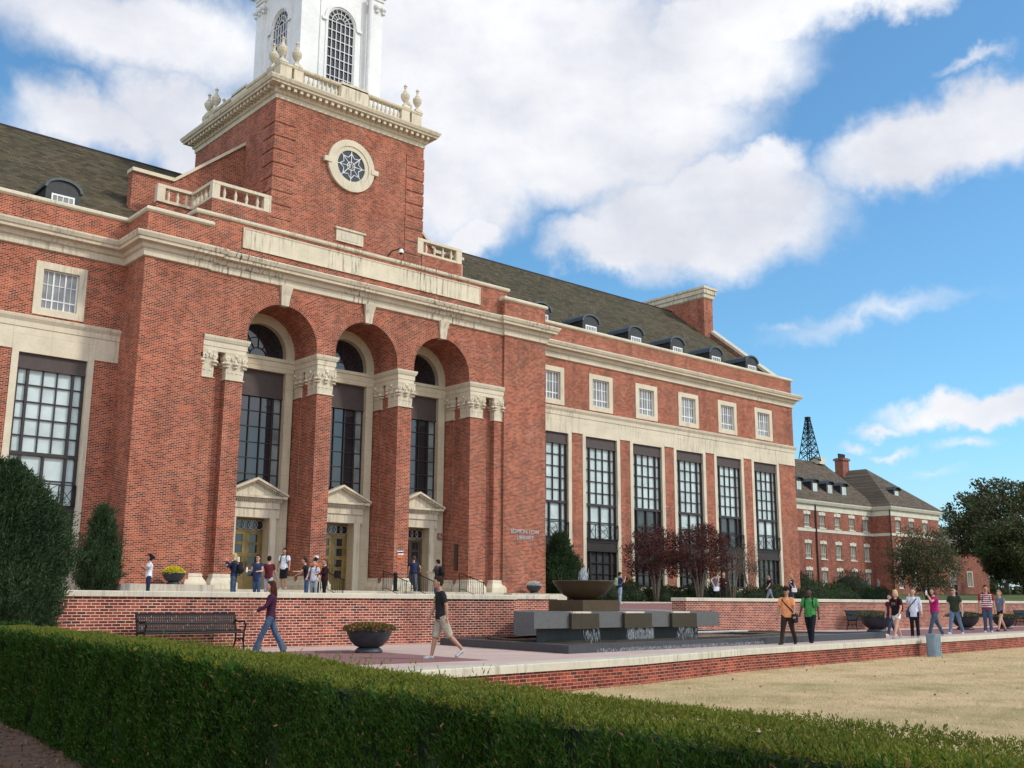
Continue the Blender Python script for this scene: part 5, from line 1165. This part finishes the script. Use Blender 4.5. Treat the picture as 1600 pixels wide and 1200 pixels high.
tree('small_tree', 'small yellow green tree under the oak branches', (112.5, 50.5, 1.2), 3.5, 2.4, 1.8, 1.5, 1.1, 60, 5000, .4, .2, ['green_leaf', 'olive_leaf'], 15, .5, .1, 1)
for i, (x, y, r_) in enumerate(((150, 62, 5), (165, 66, 6), (185, 90, 8), (140, 110, 7), (215, 95, 8))):
    tree('distant_tree', ['distant dark tree right of the brick hall', 'distant dark tree beyond the low brick building', 'distant tree near the horizon right of the oak', 'distant tree behind the brick hall corner', 'farthest tree at the right horizon'][i], (x, y, 1.5), 2*r_, r_*1.05, r_, r_, r_*.85, 70, 7000, 1.2, .5, ['dark_leaf', 'green_leaf'], 70+i, .5, .3, 1, group='distant trees')

n = 26000; X = rg.uniform(120, 620, n); tt = rg.uniform(0, 1, n); hh = 7+3*np.sin(X*.05)+2*np.sin(X*.13+1); P = np.stack([X, 330-X*.28+rg.normal(size=n)*6, 1.5+hh*tt**.8], 1)
tag(quadmesh('distant_woods', leaves(P, rg, 2.2, 1.5, None), 'dark_leaf'), 'low band of far off woods on the horizon', 'woods', kind='stuff')
n = 9000; X = rg.uniform(-80, 100, n); P = np.stack([X, 240+rg.normal(size=n)*6, 1+8*rg.uniform(0, 1, n)], 1)
# ================================================================== people
def skinmat(name, c):
    plain(name, c, .55, var=.06)
for nm, c in (('skin_light', (.52, .30, .21)), ('skin_tan', (.38, .20, .125)), ('skin_dark', (.075, .038, .024))): skinmat(nm, c)
CLOTH = {}
def cloth(c):
    k = 'cloth_%d_%d_%d' % tuple(int(v*255) for v in c)
    if k not in MATS:
        s = NT(k); p = s.n('ShaderNodeTexCoord').outputs['Object']; f = s.noise(s.vmul(p, (1, 1, .55)), 9, 3, .6)
        s.set(s.mix(1.0, c, s.ramp(f, [(.32, (.68,)*3), (.66, (1.22,)*3)]), 'MULTIPLY'), .85, spec=.15); s.bump(f, .9, .05)
    return k
JEAN, BLACK, WHITE, NAVY = (.065, .105, .17), (.012, .012, .014), (.68, .70, .74), (.018, .025, .05)
def loft(mb, rings, n=14):
    # rings: (x, y, z, rx, ry)
    vs = [(x+a*math.cos(2*math.pi*j/n), y+b*math.sin(2*math.pi*j/n), z) for x, y, z, a, b in rings for j in range(n)]
    k = len(rings); fs = [(i*n+j, i*n+(j+1) % n, (i+1)*n+(j+1) % n, (i+1)*n+j) for i in range(k-1) for j in range(n)]+[tuple(range(n-1, -1, -1)), tuple((k-1)*n+j for j in range(n))]
    mb.add(vs, fs)
def remesh(mb, name, mat, parent, voxel, loc=(0, 0, 0), smooth=2):
    o = mb.build(name, mat, None); md = o.modifiers.new('r', 'REMESH'); md.mode = 'VOXEL'; md.voxel_size = voxel
    s = o.modifiers.new('s', 'SMOOTH'); s.factor = .5; s.iterations = smooth
    bpy.context.view_layer.update(); me = bpy.data.meshes.new_from_object(o.evaluated_get(bpy.context.evaluated_depsgraph_get())); bpy.data.objects.remove(o)
    me.name = name; me.polygons.foreach_set('use_smooth', [True]*len(me.polygons)); me.materials.clear(); me.materials.append(MATS[mat])
    q = bpy.data.objects.new(name, me); C.objects.link(q); q.parent = parent; q.location = loc; return q
def joints(P):
    S = Vector; J = {}; lean = R(P.get('lean', 0)); top = S((math.sin(lean), 0, math.cos(lean)))
    hip = S((0, 0, .93)); J['hip'] = hip
    for nm, t in (('waist', .13), ('chest', .38), ('neck', .54), ('head', .675)): J[nm] = hip+top*t
    if P.get('nod'): J['head'] = J['neck']+S((math.sin(lean+R(P['nod'])), 0, math.cos(lean+R(P['nod']))))*.135
    wd = P.get('sh', .185)
    for s, k in ((1, 'L'), (-1, 'R')):
        sw, ab, el = [R(v) for v in P.get('arm'+k, (0, 8, 15))][:3]; inn = R(P.get('in'+k, 0))
        sh = hip+top*.49+S((0, s*wd, 0)); u = S((math.sin(sw)*math.cos(ab), s*math.sin(ab), -math.cos(sw)*math.cos(ab)))
        f = S((math.sin(sw+el)*math.cos(inn), -s*math.sin(inn)+s*math.sin(ab)*.3, -math.cos(sw+el)*math.cos(inn))).normalized()
        e = sh+u*.285; w = e+f*.25; J['sh'+k], J['el'+k], J['wr'+k], J['fd'+k] = sh, e, w, f
        th, kn, ab2 = (list(P.get('leg'+k, (0, 5)))+[3])[:3]; th, kn, ab2 = R(th), R(kn), R(ab2)
        h = hip+S((0, s*.085, -.03)); k1 = h+S((math.sin(th), s*math.sin(ab2)*.6, -math.cos(th)))*.44; a = k1+S((math.sin(th-kn), s*math.sin(ab2)*.3, -math.cos(th-kn)))*.40
        fa = max(-.9, min(.35, (th-kn)*.9 if th < 0 else 0)); fd = S((math.cos(fa), s*.12, math.sin(fa))).normalized()
        if th < 0 and kn > .1: fd = S((math.cos(.6), 0, -math.sin(.6)))
        J['hp'+k], J['kn'+k], J['an'+k], J['ft'+k] = h, k1, a, fd
    low = min(min(J['an'+k].z-.075, (J['an'+k]+J['ft'+k]*.17).z-.02) for k in 'LR')
    for q in J:
        if q[:2] not in ('fd', 'ft'): J[q] = J[q]-S((0, 0, low))
    return J
def person(label, loc, h, heading, P, group=None):
    t = thing('person', label, 'person', loc, R(heading), group=group); s = h/1.72; t.scale = (s, s, s); J = joints(P)
    skin = P.get('skin', 'skin_light'); vx = P.get('vx', .016); fat = P.get('fat', 1.0); S = Vector
    def torso(mb, g, z0='hip', w=1.0, top=True):
        A = [('hip', -.06, .11, .155), ('hip', .02, .115, .165), ('waist', 0, .10, .145), ('waist', .12, .11, .155), ('chest', 0, .12, .175), ('chest', .09, .105, .175)]
        if top: A += [('neck', -.03, .07, .10), ('neck', .0, .055, .06)]
        loft(mb, [(J[k].x, 0, J[k].z+dz, (a*fat+g), (b_*fat*w+g)) for k, dz, a, b_ in A])
    b = MB(); torso(b, 0)
    b.tube([J['chest'], J['neck'], J['head']-S((0, 0, .03))], [.07, .055, .052], 10)
    hd = J['head']+S((.015, 0, .055)); b.ball(hd, .102, .083, .124, 14, 10); b.ball(hd+S((.034, 0, -.078)), .06, .056, .05, 10, 6); b.ball(hd+S((.104, 0, -.018)), .020, .014, .024, 8, 5)
    for sy in (1, -1): b.ball(hd+S((-.005, sy*.085, -.01)), .02, .012, .03, 8, 5)
    for k in 'LR':
        sg = 1 if k == 'L' else -1; f = J['fd'+k]
        b.tube([J['sh'+k]+S((0, -sg*.06, .0)), J['sh'+k], (J['sh'+k]+J['el'+k])/2, J['el'+k], J['el'+k].lerp(J['wr'+k], .35), J['wr'+k]], [.05, .053, .047, .040, .040, .026], 10)
        side = S((0, 1, 0)) if abs(f.y) < .8 else S((1, 0, 0)); side = (side-f*side.dot(f)).normalized(); nrm_ = f.cross(side); w = J['wr'+k]
        b.tube([w, w+f*.04, w+f*.085], [.026, .036, .034], 8)
        for i, (o_, l_) in enumerate(((-.027, .062), (-.009, .075), (.009, .070), (.026, .055))):
            p0 = w+f*.075+side*o_; p1 = p0+f*l_*.5-nrm_*.004; b.tube([p0, p1, p1+(f*.8-nrm_*.5*(1 if P.get('curl', 1) else 0)).normalized()*l_*.5], [.0095, .009, .007], 6)
        p0 = w+f*.03+side*.028; b.tube([p0, p0+(f*.6+side*.7).normalized()*.035, p0+(f*.9+side*.5).normalized()*.065], [.012, .010, .008], 6)
        b.tube([J['hp'+k]+S((0, 0, .02)), J['hp'+k].lerp(J['kn'+k], .3), J['kn'+k], J['kn'+k].lerp(J['an'+k], .3), J['an'+k]], [.088*fat, .08*fat, .055, .056, .036], 12)
        b.tube([J['an'+k], J['an'+k]+J['ft'+k]*.05-S((0, 0, .045)), J['an'+k]+J['ft'+k]*.15-S((0, 0, .055))], [.036, .038, .025], 8)
    remesh(b, 'body', skin, t, P.get('bvx', .011 if vx <= .016 else .016), smooth=1)
    # clothing
    m = cloth(P['top']); b = MB(); torso(b, .018, w=1.0, top=False); dz = P.get('hem', 0)
    loft(b, [(J['hip'].x, 0, J['hip'].z-.08-dz, .125*fat, .175*fat), (J['hip'].x, 0, J['hip'].z+.06, .125*fat, .17*fat)])
    loft(b, [(J['chest'].x, 0, J['chest'].z+.08, .115, .18), (J['neck'].x*.5+J['chest'].x*.5, 0, J['chest'].z+.135, .085, .125), (J['neck'].x, 0, J['neck'].z-.01, .065, .075)])
    for k in 'LR':
        sl = P.get('sleeve', .55); a, e, w = J['sh'+k], J['el'+k], J['wr'+k]; sg = 1 if k == 'L' else -1; st = a+S((0, -sg*.07, .0))
        if sl <= 1: b.tube([st, a, a.lerp(e, sl)], [.066, .066, .062], 10)
        else: b.tube([st, a, e, e.lerp(w, .5), e.lerp(w, .95)], [.066, .066, .054, .050, .042], 10)
    sh = remesh(b, P.get('topname', 'shirt'), m, t, vx)
    if P.get('stripes'):
        b2 = MB()
        for i in range(7): z = J['hip'].z+.02+i*.075; q = i/7; loft(b2, [(J['hip'].x*(1-q)+J['chest'].x*q, 0, z, .148*fat, .199*fat), (J['hip'].x*(1-q)+J['chest'].x*q, 0, z+.028, .148*fat, .199*fat)])
        b2.build('stripes', cloth((.75, .72, .72)), sh)
    if P.get('print'):
        b2 = MB(); z = J['chest'].z-.02; x = J['chest'].x+.142*fat
        if P['print'] == 'ring': b2.tube([(x, .055*math.cos(a*math.pi/8), z+.055*math.sin(a*math.pi/8)) for a in range(17)], .008, 5); b2.tube([(x, 0, z+.05), (x, 0, z-.05)], .007, 5); b2.tube([(x, 0, z), (x, .04, z-.04)], .007, 5); b2.tube([(x, 0, z), (x, -.04, z-.04)], .007, 5)
        else: b2.box(x-.01, x+.004, -.07, -.045, z-.05, z+.05).box(x-.01, x+.004, -.045, .02, z-.006, z+.006).box(x-.01, x+.004, .02, .045, z-.05, z+.05).box(x-.01, x+.004, .05, .07, z-.05, z+.05)
        b2.build('shirt_print', cloth(P.get('pc', (.35, .30, .08))), sh)
    b = MB(); loft(b, [(J['hip'].x, 0, J['hip'].z-.10, .12*fat, .165*fat), (J['hip'].x, 0, J['hip'].z+.06, .118*fat, .163*fat)])
    ll = P.get('leglen', 2.0)
    for k in 'LR':
        h_, kn, an = J['hp'+k], J['kn'+k], J['an'+k]; fl = P.get('flare', 0)
        if ll < 1: b.tube([h_+S((0, 0, .03)), h_.lerp(kn, ll*.5), h_.lerp(kn, ll)], [.098*fat, .1*fat, .098*fat], 12)
        elif ll < 1.6: b.tube([h_+S((0, 0, .03)), h_.lerp(kn, .5), kn, kn.lerp(an, ll-1)], [.10*fat, .098*fat, .088, .09], 12)
        else: b.tube([h_+S((0, 0, .03)), h_.lerp(kn, .5), kn, kn.lerp(an, .5), an-S((0, 0, .035))], [.10*fat, .09*fat, .070, .066+fl*.3, .062+fl], 12)
    remesh(b, 'trousers' if ll > 1.6 else 'shorts', cloth(P['bot']), t, vx)
    for k in 'LR':
        b = MB(); an, fd = J['an'+k], J['ft'+k]; f2 = S((fd.x, fd.y, fd.z)); b.tube([an-S((0, 0, .005)), an-S((0, 0, .04))], [.045, .046], 8)
        b.tube([an-f2*.055-S((0, 0, .045)), an-S((0, 0, .04)), an+f2*.08-S((0, 0, .046)), an+f2*.17-S((0, 0, .054)), an+f2*.20-S((0, 0, .056))], [.030, .046, .044, .038, .018], 10)
        remesh(b, 'shoe', cloth(P.get('shoe', (.30, .30, .32))), t, .014)
    if P.get('hair') is not None:
        b = MB(); hc = cloth(P['hair']); b.ball(hd+S((-.026, 0, .026)), .103, .094, .123, 14, 10); b.ball(hd+S((.035, 0, .095)), .06, .066, .038, 10, 6)
        hl = P.get('hairlen', 0)
        if hl: b.tube([hd+S((-.05, 0, .03)), hd+S((-.08, 0, -.08)), hd+S((-.10, 0, -.08-hl*.5)), hd+S((-.11, 0, -.08-hl))], [.07, .075, .07, .035], 10); [b.tube([hd+S((-.02, sy*.07, .02)), hd+S((-.02, sy*.08, -.1)), hd+S((-.04, sy*.075, -.10-hl*.6))], [.035, .035, .02], 8) for sy in (1, -1)]
        if P.get('tail'): b.tube([hd+S((-.10, 0, .04)), hd+S((-.17, 0, .03)), hd+S((-.18, 0, -.10))], [.03, .035, .015], 8)
        remesh(b, 'hair', hc, t, .013, smooth=1)
    if P.get('cap'):
        b = MB(); b.lathe([(.109, .0), (.111, .03), (.095, .075), (.055, .105), (.01, .115)], tuple(hd+S((-.01, 0, .035))), 16); b.prism([(hd.x+.06, -.06), (hd.x+.17, -.045), (hd.x+.18, 0), (hd.x+.17, .045), (hd.x+.06, .06)], 'z', hd.z+.038, hd.z+.05); b.build('cap', cloth(P['cap']), t, smooth=True)
    if P.get('shades'): MB().box(hd.x+.086, hd.x+.108, -.068, .068, hd.z-.005, hd.z+.028).build('sunglasses', 'black_metal', t)
    else:
        b = MB()
        for sy in (1, -1): b.ball(hd+S((.092, sy*.034, .012)), .010, .014, .009, 6, 4)
        b.build('eyes', 'dark_void', t)
    b = MB().box(hd.x+.090, hd.x+.102, -.026, .026, hd.z-.068, hd.z-.056); b.build('mouth', 'sign_red', t)
    t['J'] = 0; del t['J']; M = Matrix.Translation(loc) @ Matrix.Rotation(R(heading), 4, 'Z') @ Matrix.Scale(s, 4)
    def world(p): return M @ Vector(p)
    # carried things
    if P.get('pack'):
        col, lab = P['pack']; p = J['chest']+S((-.22*fat, 0, -.06)); q = thing('backpack', lab, 'backpack', world(p), R(heading)); q.scale = (s, s, s); b = MB(); loft(b, [(0, 0, -.24, .07, .11), (0, 0, -.2, .095, .145), (0, 0, 0, .10, .15), (0, 0, .16, .08, .13), (0, 0, .22, .04, .08)], 14); b.ball((-.09, 0, -.1), .05, .1, .09, 10, 6)
        b.build('bag', cloth(col), q, smooth=True); b = MB()
        for sy in (1, -1): b.tube([(.07, sy*.09, .18), (.17, sy*.11, .26), (.30, sy*.12, .22), (.375, sy*.12, .08), (.36, sy*.14, -.06), (.2, sy*.17, -.16), (.07, sy*.13, -.18)], .018, 6)
        b.build('straps', cloth(tuple(v*.6 for v in col)), q)
    if P.get('satchel'):
        col, lab = P['satchel']; p = J['hip']+S((-.02, .23 if P.get('sside', 1) > 0 else -.23, -.10)); sy = P.get('sside', 1); q = thing('shoulder_bag', lab, 'shoulder bag', world(p), R(heading)); q.scale = (s, s, s)
        MB().prism([(-.16, -.13), (.16, -.13), (.17, -.1), (.17, .1), (.14, .13), (-.14, .13), (-.17, .1), (-.17, -.1)], 'y', -.05, .05).build('bag', cloth(col), q)
        b = MB(); b.tube([(.08, 0, .12), (.12, -sy*.06, .25), (.165, -sy*.22, .42), (.13, -sy*.34, .56), (.0, -sy*.36, .63), (-.13, -sy*.30, .52), (-.15, -sy*.1, .3), (-.1, 0, .12)], .02, 6); b.build('strap', cloth(col), q)
    if P.get('handbag'):
        col, lab, k = P['handbag']; w = world(J['wr'+k]+J['fd'+k]*.08); q = thing('carrier_bag', lab, 'bag', w, R(heading)); q.scale = (s, s, s)
        MB().add([(-.16, -.02, -.42), (.16, -.02, -.42), (.16, .03, -.42), (-.16, .03, -.42), (-.10, -.012, -.10), (.10, -.012, -.10), (.10, .014, -.10), (-.10, .014, -.10)], [(0, 3, 2, 1), (4, 5, 6, 7), (0, 1, 5, 4), (1, 2, 6, 5), (2, 3, 7, 6), (3, 0, 4, 7)]).build('bag', cloth(col), q)
        MB().tube([(-.07, 0, -.11), (-.03, 0, -.01), (.03, 0, -.01), (.07, 0, -.11)], .008, 5).build('handle', cloth(col), q)
    if P.get('bottle'):
        k = P['bottle']; w = world(J['wr'+k]+J['fd'+k]*.10); q = thing('drink_bottle', P.get('blab', 'small pale drink bottle raised to the mouth'), 'bottle', w, R(heading)); MB().lathe([(.03, -.08), (.032, -.07), (.032, .05), (.014, .09), (.014, .12)], n=12).build('body', 'white_metal', q); MB().lathe([(.017, .115), (.017, .135), (.002, .136)], n=10).build('cap', 'sign_red', q)
    if P.get('book'):
        k, lab, col = P['book']; w = world(J['wr'+k]+J['fd'+k]*.09+S((.02, 0, 0))); q = thing('book', lab, 'book', w, R(heading+15)); MB().box(-.10, .10, -.018, -.014, -.13, .13).box(-.10, .10, .014, .018, -.13, .13).box(-.10, -.095, -.014, .014, -.13, .13).build('cover', cloth(col), q); MB().box(-.094, .095, -.0135, .0135, -.125, .125).build('pages', 'white_metal', q)
    return t
ST = dict(legL=(26, 6), legR=(-20, 12)); ST2 = dict(legL=(-18, 18), legR=(24, 5)); SD = dict(legL=(3, 4), legR=(-2, 2))
person('woman in maroon top and flared jeans with long auburn hair striding left', (12.0, 21.74, G), 1.56, 152, dict(ST, top=(.055, .016, .035), sleeve=2, bot=JEAN, hair=(.055, .016, .010), hairlen=.26, armL=(28, 10, 35), armR=(-4, 6, 12), flare=.03, shoe=(.1, .07, .05), vx=.014, fat=.92, nod=6))
person('man in black printed shirt and khaki shorts walking left with head bowed', (13.81, 17.86, G), 1.62, 155, dict(legL=(-24, 22), legR=(14, 4), top=(.022, .021, .022), sleeve=.75, bot=(.36, .31, .24), leglen=1.02, hair=(.025, .014, .009), armL=(-18, 8, 16), armR=(14, 6, 12), print='ring', nod=16, lean=3, vx=.012, bvx=.010, skin='skin_tan', shoe=(.42, .42, .40), sh=.195))
person('man in orange shirt, dark cap and brown trousers with a shoulder bag', (26.96, 18.38, G), 1.62, 195, dict(ST2, top=(.75, .30, .13), sleeve=.75, bot=(.035, .024, .018), cap=(.015, .012, .01), hair=(.02, .012, .008), armL=(5, 10, 15), armR=(5, 14, 12), shades=True, skin='skin_tan', satchel=((.012, .012, .014), 'black shoulder bag with wide strap across the orange shirt'), sside=1, fat=1.05, shoe=(.03, .02, .02)))
person('man in bright green polo shirt and black trousers looking down', (28.43, 18.57, G), 1.60, 200, dict(ST, top=(.055, .24, .065), sleeve=.85, bot=(.012, .014, .02), hair=(.01, .008, .007), armL=(-5, 12, 15), armR=(5, 12, 40), skin='skin_dark', nod=22, fat=1.12, sh=.2, shoe=(.02, .02, .02), pack=((.02, .02, .022), 'dark backpack worn by the man in the green polo shirt')))
person('blonde woman in black team shirt and white shorts walking left', (34.72, 19.25, G), 1.61, 175, dict(ST, top=(.014, .010, .012), sleeve=.7, bot=(.72, .72, .72), leglen=.42, hair=(.55, .40, .17), hairlen=.04, armL=(12, 12, 25), armR=(-5, 10, 12), print='block', pc=(.25, .22, .2), skin='skin_light', pack=((.12, .012, .03), 'maroon backpack on the blonde woman in white shorts')))
person('person in dark jeans and white trainers half hidden behind the blonde woman', (37.3, 20.9, G), 1.5, 165, dict(ST, top=(.10, .015, .03), bot=(.04, .06, .10), hair=(.04, .02, .015), shoe=(.7, .7, .7)))
person('woman in long white shirt and black trousers with hand raised to her face', (36.63, 19.62, G), 1.66, 205, dict(SD, top=(.60, .63, .72), sleeve=2, bot=(.015, .012, .014), hair=(.12, .06, .03), hairlen=.05, armR=(55, 5, 105), armL=(0, 12, 10), hem=.12, inR=20, satchel=((.03, .05, .09), 'dark blue shoulder bag on the woman in the white shirt'), sside=-1))
person('woman in magenta shirt and jeans lifting a drink to her mouth', (38.8, 19.96, G), 1.74, 150, dict(ST, top=(.38, .012, .13), sleeve=.6, bot=(.06, .09, .13), hair=(.10, .04, .025), hairlen=.03, armL=(60, 10, 95), armR=(-15, 8, 15), inL=15, bottle='L', fat=1.1, handbag=((.50, .34, .34), 'pale pink carrier bag held by the woman in magenta', 'R')))
person('man in dark green shirt and jeans with sunglasses carrying a book', (42.3, 20.9, G), 1.82, 185, dict(ST2, top=(.028, .042, .026), sleeve=.7, bot=(.13, .19, .28), hair=(.06, .035, .02), armL=(-10, 14, 12), armR=(8, 12, 10), shades=True, fat=1.05, shoe=(.5, .48, .45), book=('L', 'dark folder held at the hip of the man in green', (.05, .02, .03))))
person('man in red and white striped shirt and blue jeans with a backpack', (46.26, 21.42, G), 1.90, 205, dict(SD, top=(.30, .02, .035), sleeve=.8, bot=(.055, .085, .14), hair=(.02, .012, .01), stripes=True, skin='skin_tan', armL=(0, 12, 12), armR=(4, 12, 12), fat=1.12, sh=.205, shoe=(.6, .6, .6), pack=((.015, .015, .018), 'black backpack worn over the striped shirt')))
person('woman in grey shirt and black shorts looking left beside the striped shirt man', (48.6, 21.9, G), 1.76, 165, dict(ST, top=(.15, .165, .22), sleeve=.65, bot=(.014, .014, .016), leglen=.35, hair=(.28, .16, .08), tail=True, armL=(5, 10, 12), armR=(0, 10, 10), print='block', pc=(.3, .3, .35), shoe=(.05, .05, .05)))
# on the terrace
T0 = -.02
tg = None
person('woman in white shirt with folded arms beside the yellow flowers', (15.97, 38.04, T0), 1.57, 165, dict(SD, top=WHITE, sleeve=.6, bot=(.02, .03, .06), hair=(.012, .009, .009), hairlen=.02, tail=True, armL=(30, 5, 110), armR=(25, 5, 100), inL=45, inR=45, skin='skin_tan', vx=.02))
person('blonde woman in navy hooded top raising both hands to her face', (18.16, 35.75, T0), 1.60, 142, dict(SD, top=NAVY, sleeve=2, bot=(.05, .08, .13), hair=(.50, .36, .17), hairlen=.20, armL=(55, 5, 115), armR=(50, 5, 110), inL=10, inR=10, vx=.02, fat=1.05, pack=((.018, .018, .02), 'large black backpack on the blonde woman in navy')))
person('woman in denim pinafore with white collar and dark sunglasses', (18.93, 35.44, T0), 1.57, 215, dict(SD, top=(.03, .045, .10), sleeve=.35, bot=(.05, .085, .15), hair=(.035, .02, .014), shades=True, armL=(10, 12, 75), armR=(15, 10, 80), inL=20, vx=.02, fat=1.1, hem=.08, bottle='R', blab='small bottle held at the chest by the woman in denim'))
person('person in red and dark top standing behind the woman in denim', (19.75, 36.1, T0), 1.57, 40, dict(SD, top=(.12, .02, .03), sleeve=.7, bot=(.45, .47, .5), hair=(.02, .012, .01), vx=.02, armL=(20, 40, 30), armR=(20, 8, 20)))
person('man in white shirt and black shorts stepping down from the doorway', (22.3, 39.5, .43), 1.62, 222, dict(legL=(12, 30), legR=(2, 3), top=WHITE, sleeve=.7, bot=(.014, .014, .016), leglen=1.0, hair=(.015, .01, .008), skin='skin_tan', nod=25, vx=.02, armL=(8, 14, 12), armR=(-6, 16, 15), pack=((.02, .02, .022), 'dark backpack on the man in white stepping down')))
person('man in black shirt leaning left in the group by the middle column', (22.04, 37.21, T0), 1.62, 148, dict(SD, top=(.02, .02, .024), sleeve=.6, bot=(.05, .09, .18), hair=(.03, .018, .01), lean=10, armL=(35, 10, 55), armR=(25, 10, 40), vx=.02))
person('smiling woman in white shirt and grey trousers in the middle of the group', (21.94, 36.51, T0), 1.50, 222, dict(SD, top=(.60, .60, .68), sleeve=.5, bot=(.30, .33, .34), hair=(.035, .02, .012), armL=(5, 12, 30), armR=(10, 12, 40), vx=.02, pack=((.02, .02, .02), 'backpack of the smiling woman in white')))
person('woman in black and dark red top with arms held out in the group', (21.8, 35.49, T0), 1.52, 165, dict(SD, top=(.035, .010, .012), sleeve=1.8, bot=(.012, .012, .014), hair=(.16, .05, .025), armL=(20, 8, 65), armR=(20, 8, 65), inL=25, inR=25, vx=.02, fat=1.15))
person('person in a pale peaked cap partly hidden behind the group', (22.6, 37.5, T0), 1.70, 50, dict(SD, top=(.4, .14, .05), sleeve=.6, bot=(.03, .03, .04), hair=(.03, .02, .01), cap=(.65, .66, .68), vx=.02))
person('man in navy and white sports top walking in at the open door', (29.6, 40.44, .43), 1.60, 65, dict(ST, top=(.022, .035, .085), sleeve=.5, bot=(.10, .12, .17), hair=(.10, .06, .04), armL=(0, 12, 10), armR=(30, 40, 20), vx=.02))
person('man in dark grey shirt with a big black backpack near the open door', (29.3, 38.2, .13), 1.62, 112, dict(SD, top=(.05, .04, .04), sleeve=.8, bot=(.04, .07, .12), hair=(.02, .012, .008), armL=(30, 10, 60), armR=(10, 10, 30), vx=.02, pack=((.013, .013, .014), 'big black backpack on the man near the open door')))
person('man in navy shirt and pale jeans holding a phone to his ear beyond the fountain', (39.9, 37.0, -.10), 1.52, -25, dict(SD, top=(.03, .035, .10), sleeve=.7, bot=(.28, .38, .48), hair=(.02, .012, .01), cap=(.03, .03, .03), armR=(40, 15, 125), armL=(30, 8, 100), inR=10, vx=.02, shoe=(.6, .6, .6), pack=((.30, .40, .28), 'pale green backpack on the man in pale jeans')))
person('woman in grey top leaning forward behind the left end of the right wall', (46.6, 36.3, T0), 1.55, -20, dict(SD, top=(.14, .14, .16), sleeve=.6, bot=(.015, .015, .02), hair=(.10, .05, .03), lean=14, vx=.02, satchel=((.6, .62, .68), 'white shoulder bag on the woman in grey'), sside=-1))
person('woman with long brown hair and dark top beside the woman in grey', (47.3, 36.2, T0), 1.60, 215, dict(SD, top=(.05, .02, .018), sleeve=2, bot=(.03, .025, .03), hair=(.16, .07, .03), hairlen=.30, armL=(10, 8, 80), armR=(10, 8, 70), inL=20, vx=.02))
person('stocky man in black polo shirt and grey trousers walking left past the shrubs', (52.2, 36.7, T0), 1.62, 150, dict(ST, top=(.015, .015, .018), sleeve=.7, bot=(.20, .23, .27), hair=(.03, .018, .012), vx=.02, fat=1.1, armL=(20, 10, 20), armR=(-15, 10, 20)))
person('blonde person in dark top and jeans with a raised arm near the library corner', (54.75, 36.94, T0), 1.62, 160, dict(SD, top=(.04, .03, .035), sleeve=.6, bot=(.05, .08, .12), hair=(.40, .26, .11), hairlen=.1, armL=(60, 12, 100), armR=(0, 12, 10), vx=.02, satchel=((.6, .6, .62), 'white bag on the blonde person near the library corner')))
for i, (x, y, hd_, c, bt, hr_, lab) in enumerate(((78.6, 48.9, 40, (.02, .02, .025), (.25, .32, .42), (.02, .012, .01), 'distant walker in black between the green mounds'), (80.6, 49.6, 30, (.2, .3, .45), (.03, .03, .05), (.02, .015, .01), 'distant walker in pale blue with a dark bag'),
      (101.3, 57.9, 140, (.26, .27, .30), (.05, .05, .07), (.10, .04, .02), 'distant walker in grey coat before the brick hall'), (90.0, 46.8, 200, (.6, .62, .66), (.6, .62, .66), (.02, .015, .01), 'distant person in white under the small tree'), (88, 43.2, 140, (.03, .04, .07), (.03, .04, .06), (.02, .015, .01), 'distant person in dark blue beyond the wall behind the man in green'))):
    person(lab, (x, y, [.12, .14, .9, .3, .25][i]), 1.62, hd_, dict(ST if i % 2 else SD, top=c, sleeve=1.9, bot=bt, hair=hr_, vx=.03, bvx=.022))
